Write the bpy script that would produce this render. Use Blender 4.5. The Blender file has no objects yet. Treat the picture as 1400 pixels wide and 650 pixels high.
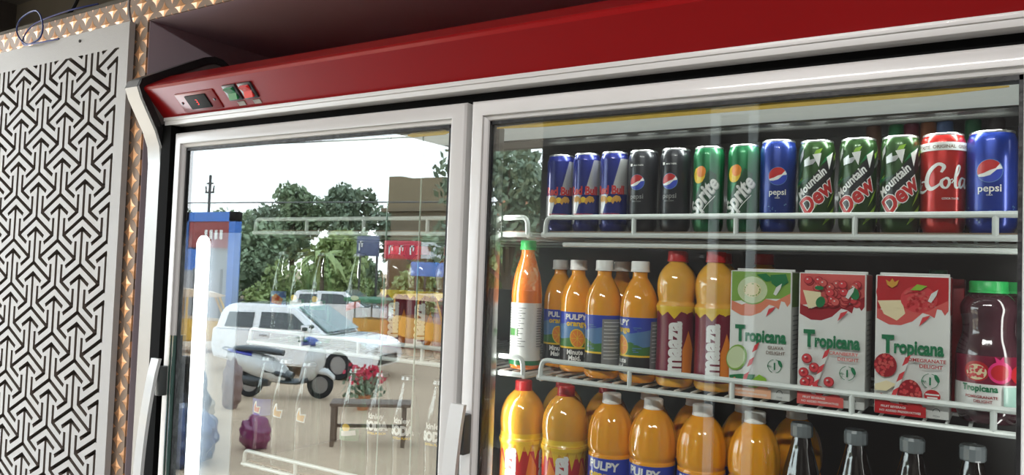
import bpy, bmesh, math, random
from mathutils import Vector, Matrix

S = bpy.context.scene
COL = S.collection
random.seed(7)
PI = math.pi

# ------------------------------------------------------------------ camera, sky, lights, exposure
def cam_axes(yaw, pitch, roll):
    f = Vector((math.sin(yaw)*math.cos(pitch), math.cos(yaw)*math.cos(pitch), math.sin(pitch)))
    r = Vector((math.cos(yaw), -math.sin(yaw), 0)); u = r.cross(f)
    return r*math.cos(roll)+u*math.sin(roll), -r*math.sin(roll)+u*math.cos(roll), f
_r, _u, _f = cam_axes(math.radians(-32.46), math.radians(2.335), math.radians(2.04))
cd = bpy.data.cameras.new('camera'); cam = bpy.data.objects.new('camera', cd); COL.objects.link(cam)
cam.matrix_world = Matrix(((_r.x, _u.x, -_f.x, 0), (_r.y, _u.y, -_f.y, -1.08), (_r.z, _u.z, -_f.z, 1.55), (0, 0, 0, 1)))
cd.sensor_width = 36; cd.lens = 36*1050/1400; cd.clip_start = .02; cd.clip_end = 400
S.camera = cam

w = bpy.data.worlds.new('sky'); S.world = w; w.use_nodes = True
nt = w.node_tree; bg = nt.nodes['Background']
tc = nt.nodes.new('ShaderNodeTexCoord'); sx = nt.nodes.new('ShaderNodeSeparateXYZ'); rp = nt.nodes.new('ShaderNodeValToRGB')
nt.links.new(tc.outputs['Generated'], sx.inputs[0]); nt.links.new(sx.outputs['Z'], rp.inputs[0]); nt.links.new(rp.outputs[0], bg.inputs[0])
rp.color_ramp.elements[0].position = 0.0; rp.color_ramp.elements[0].color = (.93, .98, 1, 1)
rp.color_ramp.elements[1].position = .6; rp.color_ramp.elements[1].color = (.72, .88, 1, 1)
bg.inputs['Strength'].default_value = 7.5

def area(name, loc, rot, sx_, sy_, power, col=(1, 1, 1)):
    l = bpy.data.lights.new(name, 'AREA'); l.shape = 'RECTANGLE'; l.size = sx_; l.size_y = sy_; l.energy = power; l.color = col
    o = bpy.data.objects.new(name, l); o.location = loc; o.rotation_euler = rot; COL.objects.link(o); return o
# the cooler's own strip lamps under its top light housing
area('cooler_light', (-.33, .082, 1.771), (math.radians(38), 0, 0), .68, .02, 1.5, (.95, 1, .97))
# added fill light beside the mullion, brightens the shelves; no lamp seen there
area('mullion_fill', (-.744, .063, 1.42), (math.radians(90), 0, math.radians(-41)), .012, .62, .5, (1, .99, .96))
area('jamb_fill', (.053, .063, 1.42), (math.radians(90), 0, math.radians(43)), .012, .62, .3, (1, .99, .96))  # second added fill, brightens cartons and low bottles from the jamb side
# ceiling tube lamp of the shop
area('shop_light', (-.15, -1.6, 2.52), (0, 0, 0), 1.2, .12, 48, (1, .97, .94))

vs = S.view_settings; vs.view_transform = 'Standard'; vs.look = 'None'; vs.gamma = 1; vs.use_curve_mapping = False; vs.exposure = 0
S.cycles.max_bounces = 10; S.cycles.transparent_max_bounces = 24; S.cycles.use_denoising = True
S.cycles.caustics_reflective = False; S.cycles.caustics_refractive = False

# ------------------------------------------------------------------ materials
MATS = {}
def mat(name, col, rough=.5, metal=0, coat=0, emit=0, spec=.5, bump=0, bscale=60, var=0, vscale=8, sss=0, trans=0):
    if name in MATS: return MATS[name]
    m = bpy.data.materials.new(name); m.use_nodes = True; n = m.node_tree; b = n.nodes['Principled BSDF']
    b.inputs['Base Color'].default_value = (*col, 1); b.inputs['Roughness'].default_value = rough; b.inputs['Metallic'].default_value = metal
    b.inputs['Coat Weight'].default_value = coat; b.inputs['Coat Roughness'].default_value = .06; b.inputs['Specular IOR Level'].default_value = spec
    b.inputs['Transmission Weight'].default_value = trans
    if sss: b.inputs['Subsurface Weight'].default_value = sss; b.inputs['Subsurface Radius'].default_value = (.02, .01, .003)
    if emit: b.inputs['Emission Color'].default_value = (*col, 1); b.inputs['Emission Strength'].default_value = emit
    t = n.nodes.new('ShaderNodeTexCoord')
    nz = n.nodes.new('ShaderNodeTexNoise'); nz.inputs['Scale'].default_value = vscale; nz.inputs['Detail'].default_value = 6
    n.links.new(t.outputs['Object'], nz.inputs['Vector'])
    if var:
        mx = n.nodes.new('ShaderNodeMix'); mx.data_type = 'RGBA'
        mx.inputs[6].default_value = (*[c*(1-var) for c in col], 1); mx.inputs[7].default_value = (*[min(1, c*(1+var)) for c in col], 1)
        n.links.new(nz.outputs['Fac'], mx.inputs[0]); n.links.new(mx.outputs[2], b.inputs['Base Color'])
    if bump:
        nb = n.nodes.new('ShaderNodeTexNoise'); nb.inputs['Scale'].default_value = bscale; nb.inputs['Detail'].default_value = 4
        n.links.new(t.outputs['Object'], nb.inputs['Vector'])
        bp = n.nodes.new('ShaderNodeBump'); bp.inputs['Strength'].default_value = bump; bp.inputs['Distance'].default_value = .01
        n.links.new(nb.outputs['Fac'], bp.inputs['Height']); n.links.new(bp.outputs[0], b.inputs['Normal'])
    MATS[name] = m; return m

def glassmat(name, tint, r0, opac=0, ocol=(1, 1, 1)):
    """thin pane: transparent film with a Schlick reflection"""
    m = bpy.data.materials.new(name); m.use_nodes = True; n = m.node_tree; n.nodes.clear()
    out = n.nodes.new('ShaderNodeOutputMaterial'); mix = n.nodes.new('ShaderNodeMixShader')
    tr = n.nodes.new('ShaderNodeBsdfTransparent'); tr.inputs[0].default_value = (*tint, 1)
    gl = n.nodes.new('ShaderNodeBsdfGlossy'); gl.inputs['Roughness'].default_value = 0.0; gl.inputs['Color'].default_value = (1, 1, 1, 1)
    geo = n.nodes.new('ShaderNodeNewGeometry'); dot = n.nodes.new('ShaderNodeVectorMath'); dot.operation = 'DOT_PRODUCT'
    n.links.new(geo.outputs['Incoming'], dot.inputs[0]); n.links.new(geo.outputs['Normal'], dot.inputs[1])
    def M(op, a, b=None):
        q = n.nodes.new('ShaderNodeMath'); q.operation = op
        for i, v in enumerate((a, b)):
            if v is None: continue
            if isinstance(v, (int, float)): q.inputs[i].default_value = v
            else: n.links.new(v, q.inputs[i])
        return q.outputs[0]
    c = M('ABSOLUTE', dot.outputs['Value']); f = M('POWER', M('SUBTRACT', 1.0, c), 5.0)
    R = M('ADD', M('MULTIPLY', f, 1-r0), r0)
    n.links.new(R, mix.inputs[0]); n.links.new(gl.outputs[0], mix.inputs[2])
    if opac:
        d = n.nodes.new('ShaderNodeBsdfDiffuse'); d.inputs[0].default_value = (*ocol, 1); m2 = n.nodes.new('ShaderNodeMixShader'); m2.inputs[0].default_value = opac
        n.links.new(tr.outputs[0], m2.inputs[1]); n.links.new(d.outputs[0], m2.inputs[2]); n.links.new(m2.outputs[0], mix.inputs[1])
    else: n.links.new(tr.outputs[0], mix.inputs[1])
    n.links.new(mix.outputs[0], out.inputs[0]); MATS[name] = m; return m

def copper_tile():
    """overlapping circles: matt petals, raised bright copper stars between them"""
    m = bpy.data.materials.new('copper_star_tile'); m.use_nodes = True; n = m.node_tree; b = n.nodes['Principled BSDF']
    def M(op, a, b_=None, c=None):
        q = n.nodes.new('ShaderNodeMath'); q.operation = op
        for i, v in enumerate((a, b_, c)):
            if v is None: continue
            if isinstance(v, (int, float)): q.inputs[i].default_value = v
            else: n.links.new(v, q.inputs[i])
        return q.outputs[0]
    t = n.nodes.new('ShaderNodeTexCoord'); s = n.nodes.new('ShaderNodeSeparateXYZ'); n.links.new(t.outputs['Object'], s.inputs[0])
    a = .0315
    X = M('DIVIDE', s.outputs['X'], a); Z = M('DIVIDE', s.outputs['Z'], a)
    u = M('MULTIPLY', M('ADD', X, Z), .5); v = M('MULTIPLY', M('SUBTRACT', X, Z), .5)
    u = M('SUBTRACT', u, M('ROUND', u)); v = M('SUBTRACT', v, M('ROUND', v))
    x = M('ABSOLUTE', M('ADD', u, v)); z = M('ABSOLUTE', M('SUBTRACT', u, v))
    dx = M('SUBTRACT', 1.0, x); dz = M('SUBTRACT', 1.0, z)
    d = M('SQRT', M('ADD', M('MULTIPLY', dx, dx), M('MULTIPLY', dz, dz)))
    h = M('MAXIMUM', M('SUBTRACT', d, 1.0), 0.0)
    star = M('GREATER_THAN', d, 1.045)
    # shallow hollow of each petal
    d2 = M('SQRT', M('ADD', M('MULTIPLY', x, x), M('MULTIPLY', z, z)))
    hh = h
    mx = n.nodes.new('ShaderNodeMix'); mx.data_type = 'RGBA'
    mx.inputs[6].default_value = (.27, .19, .14, 1); mx.inputs[7].default_value = (.86, .45, .22, 1)
    n.links.new(star, mx.inputs[0]); n.links.new(mx.outputs[2], b.inputs['Base Color'])
    b.inputs['Metallic'].default_value = .45
    n.links.new(M('SUBTRACT', .5, M('MULTIPLY', star, .2)), b.inputs['Roughness'])
    bp = n.nodes.new('ShaderNodeBump'); bp.inputs['Strength'].default_value = 1; bp.inputs['Distance'].default_value = .0065
    n.links.new(hh, bp.inputs['Height']); n.links.new(bp.outputs[0], b.inputs['Normal'])
    MATS['copper'] = m; return m

WHITE = mat('white_plastic', (.62, .61, .60), .32, coat=.3, var=.05, bump=.02)
FRAME = mat('white_door_frame', (.74, .73, .72), .38, coat=.25, var=.07, vscale=5)
RED = mat('red_lacquer', (.34, .005, .007), .28, coat=.10, spec=.3, var=.12, vscale=3)
REDD = mat('red_plate', (.26, .008, .010), .3, coat=.2)
BLACK = mat('black_rubber', (.012, .012, .013), .5, bump=.3)
DARK = mat('dark_trim', (.03, .03, .032), .35, coat=.3)
STEEL = mat('brushed_steel', (.31, .31, .31), .38, metal=1, var=.12, vscale=4, bump=.03, bscale=200)
LINER = mat('dark_liner', (.05, .042, .038), .28, coat=.3, var=.3, vscale=3)
LINERS = mat('steel_liner', (.16, .15, .14), .12, metal=.9)
WIRE = mat('white_wire', (.66, .70, .68), .35, coat=.3)
CARD = mat('brown_card', (.22, .15, .10), .8, var=.3, vscale=20)
MAUVE = mat('mauve_laminate', (.52, .43, .48), .35, coat=.2, var=.08)
PANEL = mat('grey_mdf_panel', (.50, .48, .465), .55, bump=.08, bscale=300, var=.04)
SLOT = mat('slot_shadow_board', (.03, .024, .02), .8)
GOLD = copper_tile()
GLASS = glassmat('door_glass', (.965, .985, .975), .086)
YEL = mat('yellow_strip', (.62, .40, .04), .45)
LED = mat('lamp_diffuser', (.95, .98, 1), .5, emit=3.2)
TOPL = mat('lit_diffuser', (.80, .84, .80), .4, emit=.38)
SILVER = mat('aluminium', (.72, .72, .72), .3, metal=1)
CHROME = mat('chrome', (.8, .8, .8), .12, metal=1)
GREYP = mat('grey_bracket', (.09, .10, .10), .4)
PETG = glassmat('clear_pet', (.90, .93, .92), .05)
GLS = glassmat('clear_bottle_glass', (.80, .88, .84), .06)
GLSG = glassmat('green_bottle_glass', (.50, .80, .62), .06)

# ------------------------------------------------------------------ mesh helpers
def finish(name, bm, m, parent=None, smooth=40, loc=None):
    me = bpy.data.meshes.new(name); bmesh.ops.recalc_face_normals(bm, faces=bm.faces[:])
    bm.to_mesh(me); bm.free()
    for x in (m if isinstance(m, (list, tuple)) else [m]): me.materials.append(x)
    if smooth:
        for p in me.polygons: p.use_smooth = True
        me.set_sharp_from_angle(angle=math.radians(smooth))
    o = bpy.data.objects.new(name, me); COL.objects.link(o)
    if parent: o.parent = parent
    if loc: o.location = loc
    return o
def tag(o, label, cat, group=None, kind=None):
    if kind != 'structure':
        o['label'] = label; o['category'] = cat
    elif label: o['label'] = label
    if group: o['group'] = group
    if kind: o['kind'] = kind
    return o
def thing(name, label, cat, loc=(0, 0, 0), rz=0, group=None):
    o = bpy.data.objects.new(name, None); COL.objects.link(o); o.location = loc; o.rotation_euler = (0, 0, rz); o.empty_display_size = .05
    return tag(o, label, cat, group)
def struct(o): o['kind'] = 'structure'; return o
def dup(root, loc, rz, label, cat=None, group=None):
    r = root.copy(); COL.objects.link(r); r.location = loc; r.rotation_euler = (0, 0, rz); r['label'] = label
    if group: r['group'] = group
    for ch in list(root.children):
        c = ch.copy(); COL.objects.link(c); c.parent = r
        for g in list(ch.children):
            d = g.copy(); COL.objects.link(d); d.parent = c
    return r
B = bmesh.new
def box(bm, lo, hi, bev=0, rot=None, mi=0):
    lo = Vector(lo); hi = Vector(hi); c = (lo+hi)/2; s = hi-lo
    t = bmesh.new(); bmesh.ops.create_cube(t, size=1, matrix=Matrix.Diagonal((s.x, s.y, s.z, 1)))
    if bev: bmesh.ops.bevel(t, geom=t.edges[:], offset=bev, segments=2, affect='EDGES', profile=.6)
    if rot: bmesh.ops.transform(t, matrix=rot, verts=t.verts[:])
    bmesh.ops.translate(t, vec=c, verts=t.verts[:])
    for f in t.faces: f.material_index = mi
    add(bm, t); return bm
def add(bm, t):
    me = bpy.data.meshes.new('t'); t.to_mesh(me); t.free(); bm.from_mesh(me); bpy.data.meshes.remove(me)
def lathe(bm, prof, seg=36, mi=0, cx=0, cy=0, closed=True):
    rings = []
    for r, z in prof:
        if r < 1e-6: rings.append([bm.verts.new((cx, cy, z))])
        else: rings.append([bm.verts.new((cx+r*math.cos(2*PI*i/seg), cy+r*math.sin(2*PI*i/seg), z)) for i in range(seg)])
    for a, b in zip(rings, rings[1:]):
        for i in range(seg):
            j = (i+1) % seg
            if len(a) == 1 and len(b) == 1: continue
            if len(a) == 1: f = bm.faces.new((a[0], b[j], b[i]))
            elif len(b) == 1: f = bm.faces.new((a[i], a[j], b[0]))
            else: f = bm.faces.new((a[i], a[j], b[j], b[i]))
            f.material_index = mi
    return bm
def smoothprof(pts, n=5):
    """Catmull-Rom through profile points"""
    out = []
    P = [pts[0]]+list(pts)+[pts[-1]]
    for i in range(1, len(P)-2):
        p0, p1, p2, p3 = P[i-1:i+3]
        for k in range(n):
            t = k/n
            out.append(tuple(.5*((2*p1[c])+(-p0[c]+p2[c])*t+(2*p0[c]-5*p1[c]+4*p2[c]-p3[c])*t*t+(-p0[c]+3*p1[c]-3*p2[c]+p3[c])*t**3) for c in range(len(p1))))
    out.append(tuple(pts[-1])); return out
def tube(bm, path, r, seg=10, closed=False, mi=0, flat=None):
    path = [Vector(p) for p in path]; n = len(path); rings = []; up = None
    for i, p in enumerate(path):
        a = path[i-1] if (i or closed) else p; b = path[(i+1) % n] if (i < n-1 or closed) else p
        t = (b-a).normalized()
        if up is None: up = Vector((0, 0, 1)) if abs(t.z) < .9 else Vector((1, 0, 0))
        s = t.cross(up).normalized(); up = s.cross(t).normalized()
        rr = r[i] if isinstance(r, (list, tuple)) else r
        rings.append([bm.verts.new(p+(s*math.cos(2*PI*k/seg)*(flat or 1)+up*math.sin(2*PI*k/seg))*rr) for k in range(seg)])
    for i in range(n if closed else n-1):
        A = rings[i]; C = rings[(i+1) % n]
        for k in range(seg):
            f = bm.faces.new((A[k], A[(k+1) % seg], C[(k+1) % seg], C[k])); f.material_index = mi
    if not closed:
        for R in (rings[0][::-1], rings[-1]): f = bm.faces.new(R); f.material_index = mi
    return bm
def prism(bm, pts, a, b, axis='x', mi=0):
    """extrude polygon: axis x -> pts are (y,z); y -> (x,z); z -> (x,y)"""
    def V(p, t): return {'x': (t, p[0], p[1]), 'y': (p[0], t, p[1]), 'z': (p[0], p[1], t)}[axis]
    A = [bm.verts.new(V(p, a)) for p in pts]; C = [bm.verts.new(V(p, b)) for p in pts]; n = len(pts)
    fs = [bm.faces.new(A), bm.faces.new(C[::-1])]
    for i in range(n): fs.append(bm.faces.new((A[i], C[i], C[(i+1) % n], A[(i+1) % n])))
    for f in fs: f.material_index = mi
    return bm

# ------------------------------------------------------------------ printing on things (flat artwork bent round cans and bottles)
_fc = {}
def glyphs(s, bold, shear):
    k = (s, bold, shear)
    if k not in _fc:
        c = bpy.data.curves.new('t', 'FONT'); c.body = s; c.size = 1; c.offset = bold; c.shear = shear; c.resolution_u = 3; c.align_x = 'CENTER'; c.fill_mode = 'FRONT'
        o = bpy.data.objects.new('t', c); me = bpy.data.meshes.new_from_object(o)
        _fc[k] = ([v.co.copy() for v in me.vertices], [tuple(p.vertices) for p in me.polygons])
        bpy.data.objects.remove(o); bpy.data.curves.remove(c); bpy.data.meshes.remove(me)
    return _fc[k]
class Print:
    """units: millimetres; u to the right, v up"""
    def __init__(s): s.bm = bmesh.new(); s.m = []; s.lay = 0
    def mi(s, m):
        if m not in s.m: s.m.append(m)
        return s.m.index(m)
    def poly(s, pts, m, layer=None):
        s.lay += 1 if layer is None else 0; z = (s.lay if layer is None else layer)
        f = s.bm.faces.new([s.bm.verts.new((p[0], p[1], z)) for p in pts]); f.material_index = s.mi(m)
        if f.normal.z < 0 or True:
            f.normal_update()
            if f.normal.z < 0: f.normal_flip()
        return s
    def ell(s, x, y, a, b, m, rot=0, n=20, t0=0, t1=360):
        c, q = math.cos(math.radians(rot)), math.sin(math.radians(rot)); P = []
        full = abs(t1-t0) >= 360
        for i in range(n+(0 if full else 1)):
            t = math.radians(t0+(t1-t0)*i/n); dx, dy = a*math.cos(t), b*math.sin(t); P.append((x+dx*c-dy*q, y+dx*q+dy*c))
        return s.poly(P, m)
    def rect(s, x0, y0, x1, y1, m): return s.poly([(x0, y0), (x1, y0), (x1, y1), (x0, y1)], m)
    def text(s, txt, size, x, y, m, rot=0, shear=0, bold=.02, sx=1):
        s.lay += 1; V, F = glyphs(txt, bold, shear); c, q = math.cos(math.radians(rot)), math.sin(math.radians(rot)); k = s.mi(m)
        vs_ = []
        for p in V:
            dx, dy = p.x*size*sx, p.y*size; vs_.append(s.bm.verts.new((x+dx*c-dy*q, y+dx*q+dy*c, s.lay)))
        for f in F:
            try: g = s.bm.faces.new([vs_[i] for i in f]); g.material_index = k
            except ValueError: pass
        return s
    def stroke(s, pts, wd, m, n=6):
        s.lay += 1; P = smoothprof([(p[0], p[1], (p[2] if len(p) > 2 else 1)) for p in pts], n); k = s.mi(m); prev = None
        for i, p in enumerate(P):
            a = P[max(0, i-1)]; b = P[min(len(P)-1, i+1)]; dx, dy = b[0]-a[0], b[1]-a[1]; L = math.hypot(dx, dy) or 1
            h = wd*p[2]/2; nx, ny = -dy/L*h, dx/L*h
            cur = (s.bm.verts.new((p[0]+nx, p[1]+ny, s.lay)), s.bm.verts.new((p[0]-nx, p[1]-ny, s.lay)))
            if prev:
                f = s.bm.faces.new((prev[1], cur[1], cur[0], prev[0])); f.material_index = k
            prev = cur
        return s
    def ring(s, x, y, r, wd, m, t0=0, t1=360):
        n = 24; pts = [(x+r*math.cos(math.radians(t0+(t1-t0)*i/n)), y+r*math.sin(math.radians(t0+(t1-t0)*i/n))) for i in range(n+1)]
        return s.stroke(pts, wd, m, 1)
    def _layers(s, base=.15, step=.05): return lambda z: base+step*z
    def flat(s, name, parent, y, mx=1):
        """on a plane facing -y at depth y"""
        L = s._layers()
        for v in s.bm.verts: v.co = Vector((v.co.x*.001*mx, y-L(v.co.z)*.001, v.co.y*.001))
        return finishN(name, s.bm, s.m, parent)
    def wrap(s, name, parent, R, step=3, twist=0, dvz=None):
        """R: radius in mm, number or function of height in mm"""
        bm = s.bm; xs = [v.co.x for v in bm.verts]; ys = [v.co.y for v in bm.verts]
        k = math.floor(min(xs)/step)*step
        while k < max(xs):
            bmesh.ops.bisect_plane(bm, geom=bm.verts[:]+bm.edges[:]+bm.faces[:], plane_co=(k+.013, 0, 0), plane_no=(1, 0, 0)); k += step
        if callable(R):
            st = dvz or 5; k = math.floor(min(ys)/st)*st
            while k < max(ys):
                bmesh.ops.bisect_plane(bm, geom=bm.verts[:]+bm.edges[:]+bm.faces[:], plane_co=(0, k+.017, 0), plane_no=(0, 1, 0)); k += st
        R0 = R if not callable(R) else R(sum(ys)/len(ys)); L = s._layers()
        for v in bm.verts:
            a = v.co.x/R0+twist; r = (R(v.co.y) if callable(R) else R)+L(v.co.z)
            v.co = Vector((r*math.sin(a)*.001, -r*math.cos(a)*.001, v.co.y*.001))
        return finishN(name, bm, s.m, parent)
def finishN(name, bm, mats, parent):
    me = bpy.data.meshes.new(name); bm.to_mesh(me); bm.free()
    for x in mats: me.materials.append(x)
    o = bpy.data.objects.new(name, me); COL.objects.link(o); o.parent = parent; return o
def ink(name, col, rough=.3, metal=.0): return mat('ink_'+name, col, rough, metal, coat=.3)
I = dict(blue=ink('blue', (.010, .018, .16), .25, .3), dblue=ink('deep_blue', (.015, .018, .10)), sil=ink('silver', (.50, .50, .50), .3, .6), red=ink('red', (.50, .02, .02)),
         gold=ink('gold', (.60, .30, .04)), yel=ink('yellow', (.80, .52, .03)), white=ink('white', (.80, .80, .78)), grn=ink('green', (.01, .16, .05)), lime=ink('lime', (.25, .45, .04)),
         dgrn=ink('dark_green', (.008, .05, .02)), black=ink('black', (.012, .012, .013)), maroon=ink('maroon', (.17, .008, .03)), org=ink('orange', (.78, .24, .03)),
         pblue=ink('label_blue', (.03, .06, .42)), sky=ink('label_sky', (.10, .22, .42)), field=ink('field_green', (.05, .17, .04)), guava=ink('guava_flesh', (.55, .62, .38)),
         guavag=ink('guava_skin', (.20, .36, .06)), coral=ink('coral_juice', (.70, .22, .13)), cran=ink('cranberry', (.30, .012, .02)), cranl=ink('cranberry_light', (.62, .10, .09)),
         pomr=ink('pomegranate', (.45, .015, .02)), poml=ink('pomegranate_seed', (.62, .05, .06)), cream=ink('cream_flesh', (.78, .66, .42)), cart=ink('carton_white', (.70, .70, .68), .35),
         tgrn=ink('brand_green', (.012, .17, .07)), grey=ink('grey_text', (.25, .25, .25)), brown=ink('brown_text', (.20, .13, .10)), pink=ink('pink', (.62, .03, .16)), teal=ink('teal', (.35, .55, .48)),
         peach=ink('peach', (.80, .42, .26)))

# ------------------------------------------------------------------ the setting: tiled wall, recess, floor, ceiling
bm = B()
box(bm, (-3.6, 0, -.02), (-1.765, .005, 2.19))            # tiles left of the cooler
box(bm, (-1.765, 0, 2.127), (1.2, .005, 2.19))           # band above the recess
struct(finish('wall_back', bm, GOLD, smooth=0))
bm = B(); box(bm, (-1.772, .0045, 0), (-1.762, 1.02, 2.14)); box(bm, (-1.765, 1.0, 0), (1.2, 1.02, 2.125)); box(bm, (-1.765, .0045, 2.1265), (1.2, 1.0, 2.14))
struct(finish('wall_recess', bm, MAUVE, smooth=0))
bm = B(); box(bm, (-3.6, .0, 2.191), (1.2, .50, 2.20)); box(bm, (-3.6, .5, 2.19), (1.2, .52, 3.0))
struct(finish('wall_upper', bm, mat('dusty_brown_board', (.10, .085, .065), .8, var=.25, vscale=6), smooth=0))
bm = B(); box(bm, (-4.1, -4.6, 2.6), (3.2, 1.2, 2.68)); 
struct(finish('ceiling', bm, mat('shop_ceiling', (.20, .19, .18), .7, var=.1), smooth=0))
bm = B(); box(bm, (-4.1, -2.3, -.1), (3.2, 1.2, 0)); struct(finish('floor', bm, mat('shop_floor', (.15, .14, .12), .5, var=.1), smooth=0))
bm = B(); box(bm, (-3.6, .03, 0), (-3.55, 1.2, 2.6)); box(bm, (1.2, -2.9, 0), (1.25, 1.2, 2.6)); struct(finish('wall_side', bm, mat('side_wall_paint', (.16, .14, .13), .7), smooth=0))
bm = B(); box(bm, (-2.35, -3.0, -1.2), (1.25, -2.9, 2.6)); box(bm, (-3.04, -3.0, -1.2), (-2.35, -2.9, 1.42)); struct(finish('wall_front', bm, mat('shop_front_board', (.035, .03, .03), .6, var=.3), smooth=0))
bm = B(); box(bm, (-1.30, -2.89, 0), (-1.25, -2.86, 2.45), .004); box(bm, (-1.10, -2.89, 0), (-1.05, -2.86, 2.45), .004); box(bm, (-1.30, -2.889, 2.40), (-1.05, -2.861, 2.45))
struct(finish('door_frame', bm, mat('pale_door_frame', (.55, .62, .64), .5), smooth=0))
t = thing('roof_beam', 'dark beam crossing the loft above the patterned panel', 'beam', (-2.3, .3, 2.5))
finish('beam', box(B(), (-1.3, -.05, -.06), (.9, .05, .06), .01, rot=None), mat('black_beam', (.012, .01, .009), .8), t)
t.rotation_euler = (0, math.radians(8), 0)

# ------------------------------------------------------------------ carved lattice panel
def lattice_panel():
    V, w_, L, Bb = .1213, .0100, .0925, .0445; h = w_/2; cx = .1156; sxc = cx/(V*math.sqrt(3)/2)
    arm = [(h, .577*h), (h, L-1.732*h), (Bb*.866-.5*h, L-.5*Bb-.866*h), (Bb*.866+.5*h, L-.5*Bb+.866*h), (0, L+1.1547*h),
           (-Bb*.866-.5*h, L-.5*Bb+.866*h), (-Bb*.866+.5*h, L-.5*Bb-.866*h), (-h, L-1.732*h)]
    def shape():
        out = []
        for k in range(3):
            a = math.radians(120*k); out += [(x*math.cos(a)-y*math.sin(a), x*math.sin(a)+y*math.cos(a)) for x, y in arm]
        return out
    Y = shape(); x0, x1, z0, z1 = -3.45, -1.8535, .15, 2.066
    bm = B(); k0 = -1.8575
    for i in range(-1, 16):
        for j in range(-2, 18):
            X = k0-i*cx; Z = 1.7035+(.5*V if i % 2 else 0)-(j-4)*V
            if Z > z1+.12 or Z < z0-.12: continue
            bm.faces.new([bm.verts.new((X+x*sxc, Z+z, 0)) for x, z in Y])
    for co, no in (((x0, 0, 0), (-1, 0, 0)), ((x1, 0, 0), (1, 0, 0)), ((0, z0, 0), (0, -1, 0)), ((0, z1, 0), (0, 1, 0))):
        bmesh.ops.bisect_plane(bm, geom=bm.verts[:]+bm.edges[:]+bm.faces[:], plane_co=co, plane_no=no, clear_outer=True)
    be = [e for e in bm.edges if len(e.link_faces) == 1]
    b2 = B(); vm = {}
    def gv(v):
        if v not in vm: vm[v] = b2.verts.new(v.co)
        return vm[v]
    for e in be:
        try: b2.edges.new((gv(e.verts[0]), gv(e.verts[1])))
        except ValueError: pass
    c = [b2.verts.new(p) for p in ((-3.58, .05, 0), (-1.812, .05, 0), (-1.812, 2.126, 0), (-3.58, 2.126, 0))]
    for i in range(4): b2.edges.new((c[i], c[(i+1) % 4]))
    bm.free()
    bmesh.ops.triangle_fill(b2, use_beauty=True, use_dissolve=False, edges=b2.edges[:])
    for v in b2.verts: v.co = Vector((v.co.x, -.018, v.co.y))
    ex = bmesh.ops.extrude_face_region(b2, geom=b2.faces[:])
    for v in [g for g in ex['geom'] if isinstance(g, bmesh.types.BMVert)]: v.co.y = -.003
    b2.normal_update()
    for f in b2.faces:
        c_ = f.calc_center_median()
        if abs(f.normal.y) < .5 and -3.57 < c_.x < -1.82 and .06 < c_.z < 2.12: f.material_index = 1
    t = thing('lattice_panel', 'grey panel carved with an interlocking arrow lattice, beside the cooler', 'wall panel', (0, 0, 0))
    finish('carved_board', b2, [PANEL, mat('cut_board_edge', (.17, .14, .12), .8)], t, smooth=0)
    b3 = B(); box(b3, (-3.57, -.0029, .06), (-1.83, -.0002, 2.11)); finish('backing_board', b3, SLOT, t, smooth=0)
    b4 = B(); lathe(b4, [(0, 0), (.004, 0), (.004, .002), (0, .002)], 10)
    o = finish('screw_hole', b4, SLOT, t); o.location = (-2.035, -.0185, 2.105); o.rotation_euler = (PI/2, 0, 0)
lattice_panel()

# blue wire tangle and grey cable on the tiled band
def wire(name, pts, r, m, label):
    o = finish(name, tube(B(), smoothprof(pts, 6), r, 6), m); tag(o, label, 'wire'); return o
wire('blue_wire', [(-2.03, .02, 2.215), (-2.12, -.012, 2.20), (-2.27, -.02, 2.185), (-2.33, -.02, 2.155), (-2.30, -.03, 2.125), (-2.22, -.03, 2.135), (-2.21, -.03, 2.175), (-2.25, -.03, 2.215), (-2.33, -.03, 2.205), (-2.35, -.03, 2.17), (-2.30, -.03, 2.13), (-2.22, -.03, 2.122), (-2.14, -.02, 2.125)], .0022, mat('blue_insulation', (.02, .04, .22), .4), 'thin blue wire looped over the copper tile band')
wire('grey_cable', [(-1.71, -.05, 2.28), (-1.75, -.05, 2.22), (-1.79, -.035, 2.18), (-1.815, -.02, 2.15), (-1.817, -.008, 2.12)], .004, mat('grey_insulation', (.30, .28, .29), .4), 'grey cable drooping behind the carved panel corner')
wire('black_cable', [(-2.42, .18, 2.50), (-2.36, .15, 2.38), (-2.33, .10, 2.26), (-2.33, .02, 2.20)], .005, BLACK, 'black cable hanging above the blue wire')

# ------------------------------------------------------------------ the display cooler
CO = thing('display_cooler', 'large two-door glass display cooler with a red header', 'refrigerator', (0, 0, 0))
X0, X1 = -1.675, .105
bm = B()
box(bm, (X0, .60, .25), (X1, .62, 1.85), mi=0); box(bm, (X0, .05, 1.845), (X1, .6, 1.87), mi=0); box(bm, (X0, .05, .25), (X1, .6, .30), mi=0)
box(bm, (X0, .03, .25), (X0+.045, .6, 1.845), mi=1); box(bm, (X1-.045, .03, .25), (X1, .6, 1.845), mi=1)
finish('cabinet', bm, [LINER, LINERS], CO, smooth=0)
bm = B(); box(bm, (X0, .022, 1.838), (X1, .05, 1.862)); box(bm, (-.806, .03, .3), (-.766, .062, 1.84)); box(bm, (X0, .028, .3), (-1.612, .05, 1.84)); box(bm, (.04, .028, .3), (X1, .05, 1.84)); box(bm, (X0, -.005, .25), (-1.640, .03, 1.862))
finish('gasket_frame', bm, mat('black_liner', (.004, .004, .004), .8, spec=.1), CO, smooth=0)
bm = B(); box(bm, (-.764, .035, .35), (-.748, .06, 1.80), .003); finish('mullion_channel', bm, mat('grey_channel', (.22, .22, .21), .3, metal=.5), CO)
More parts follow.
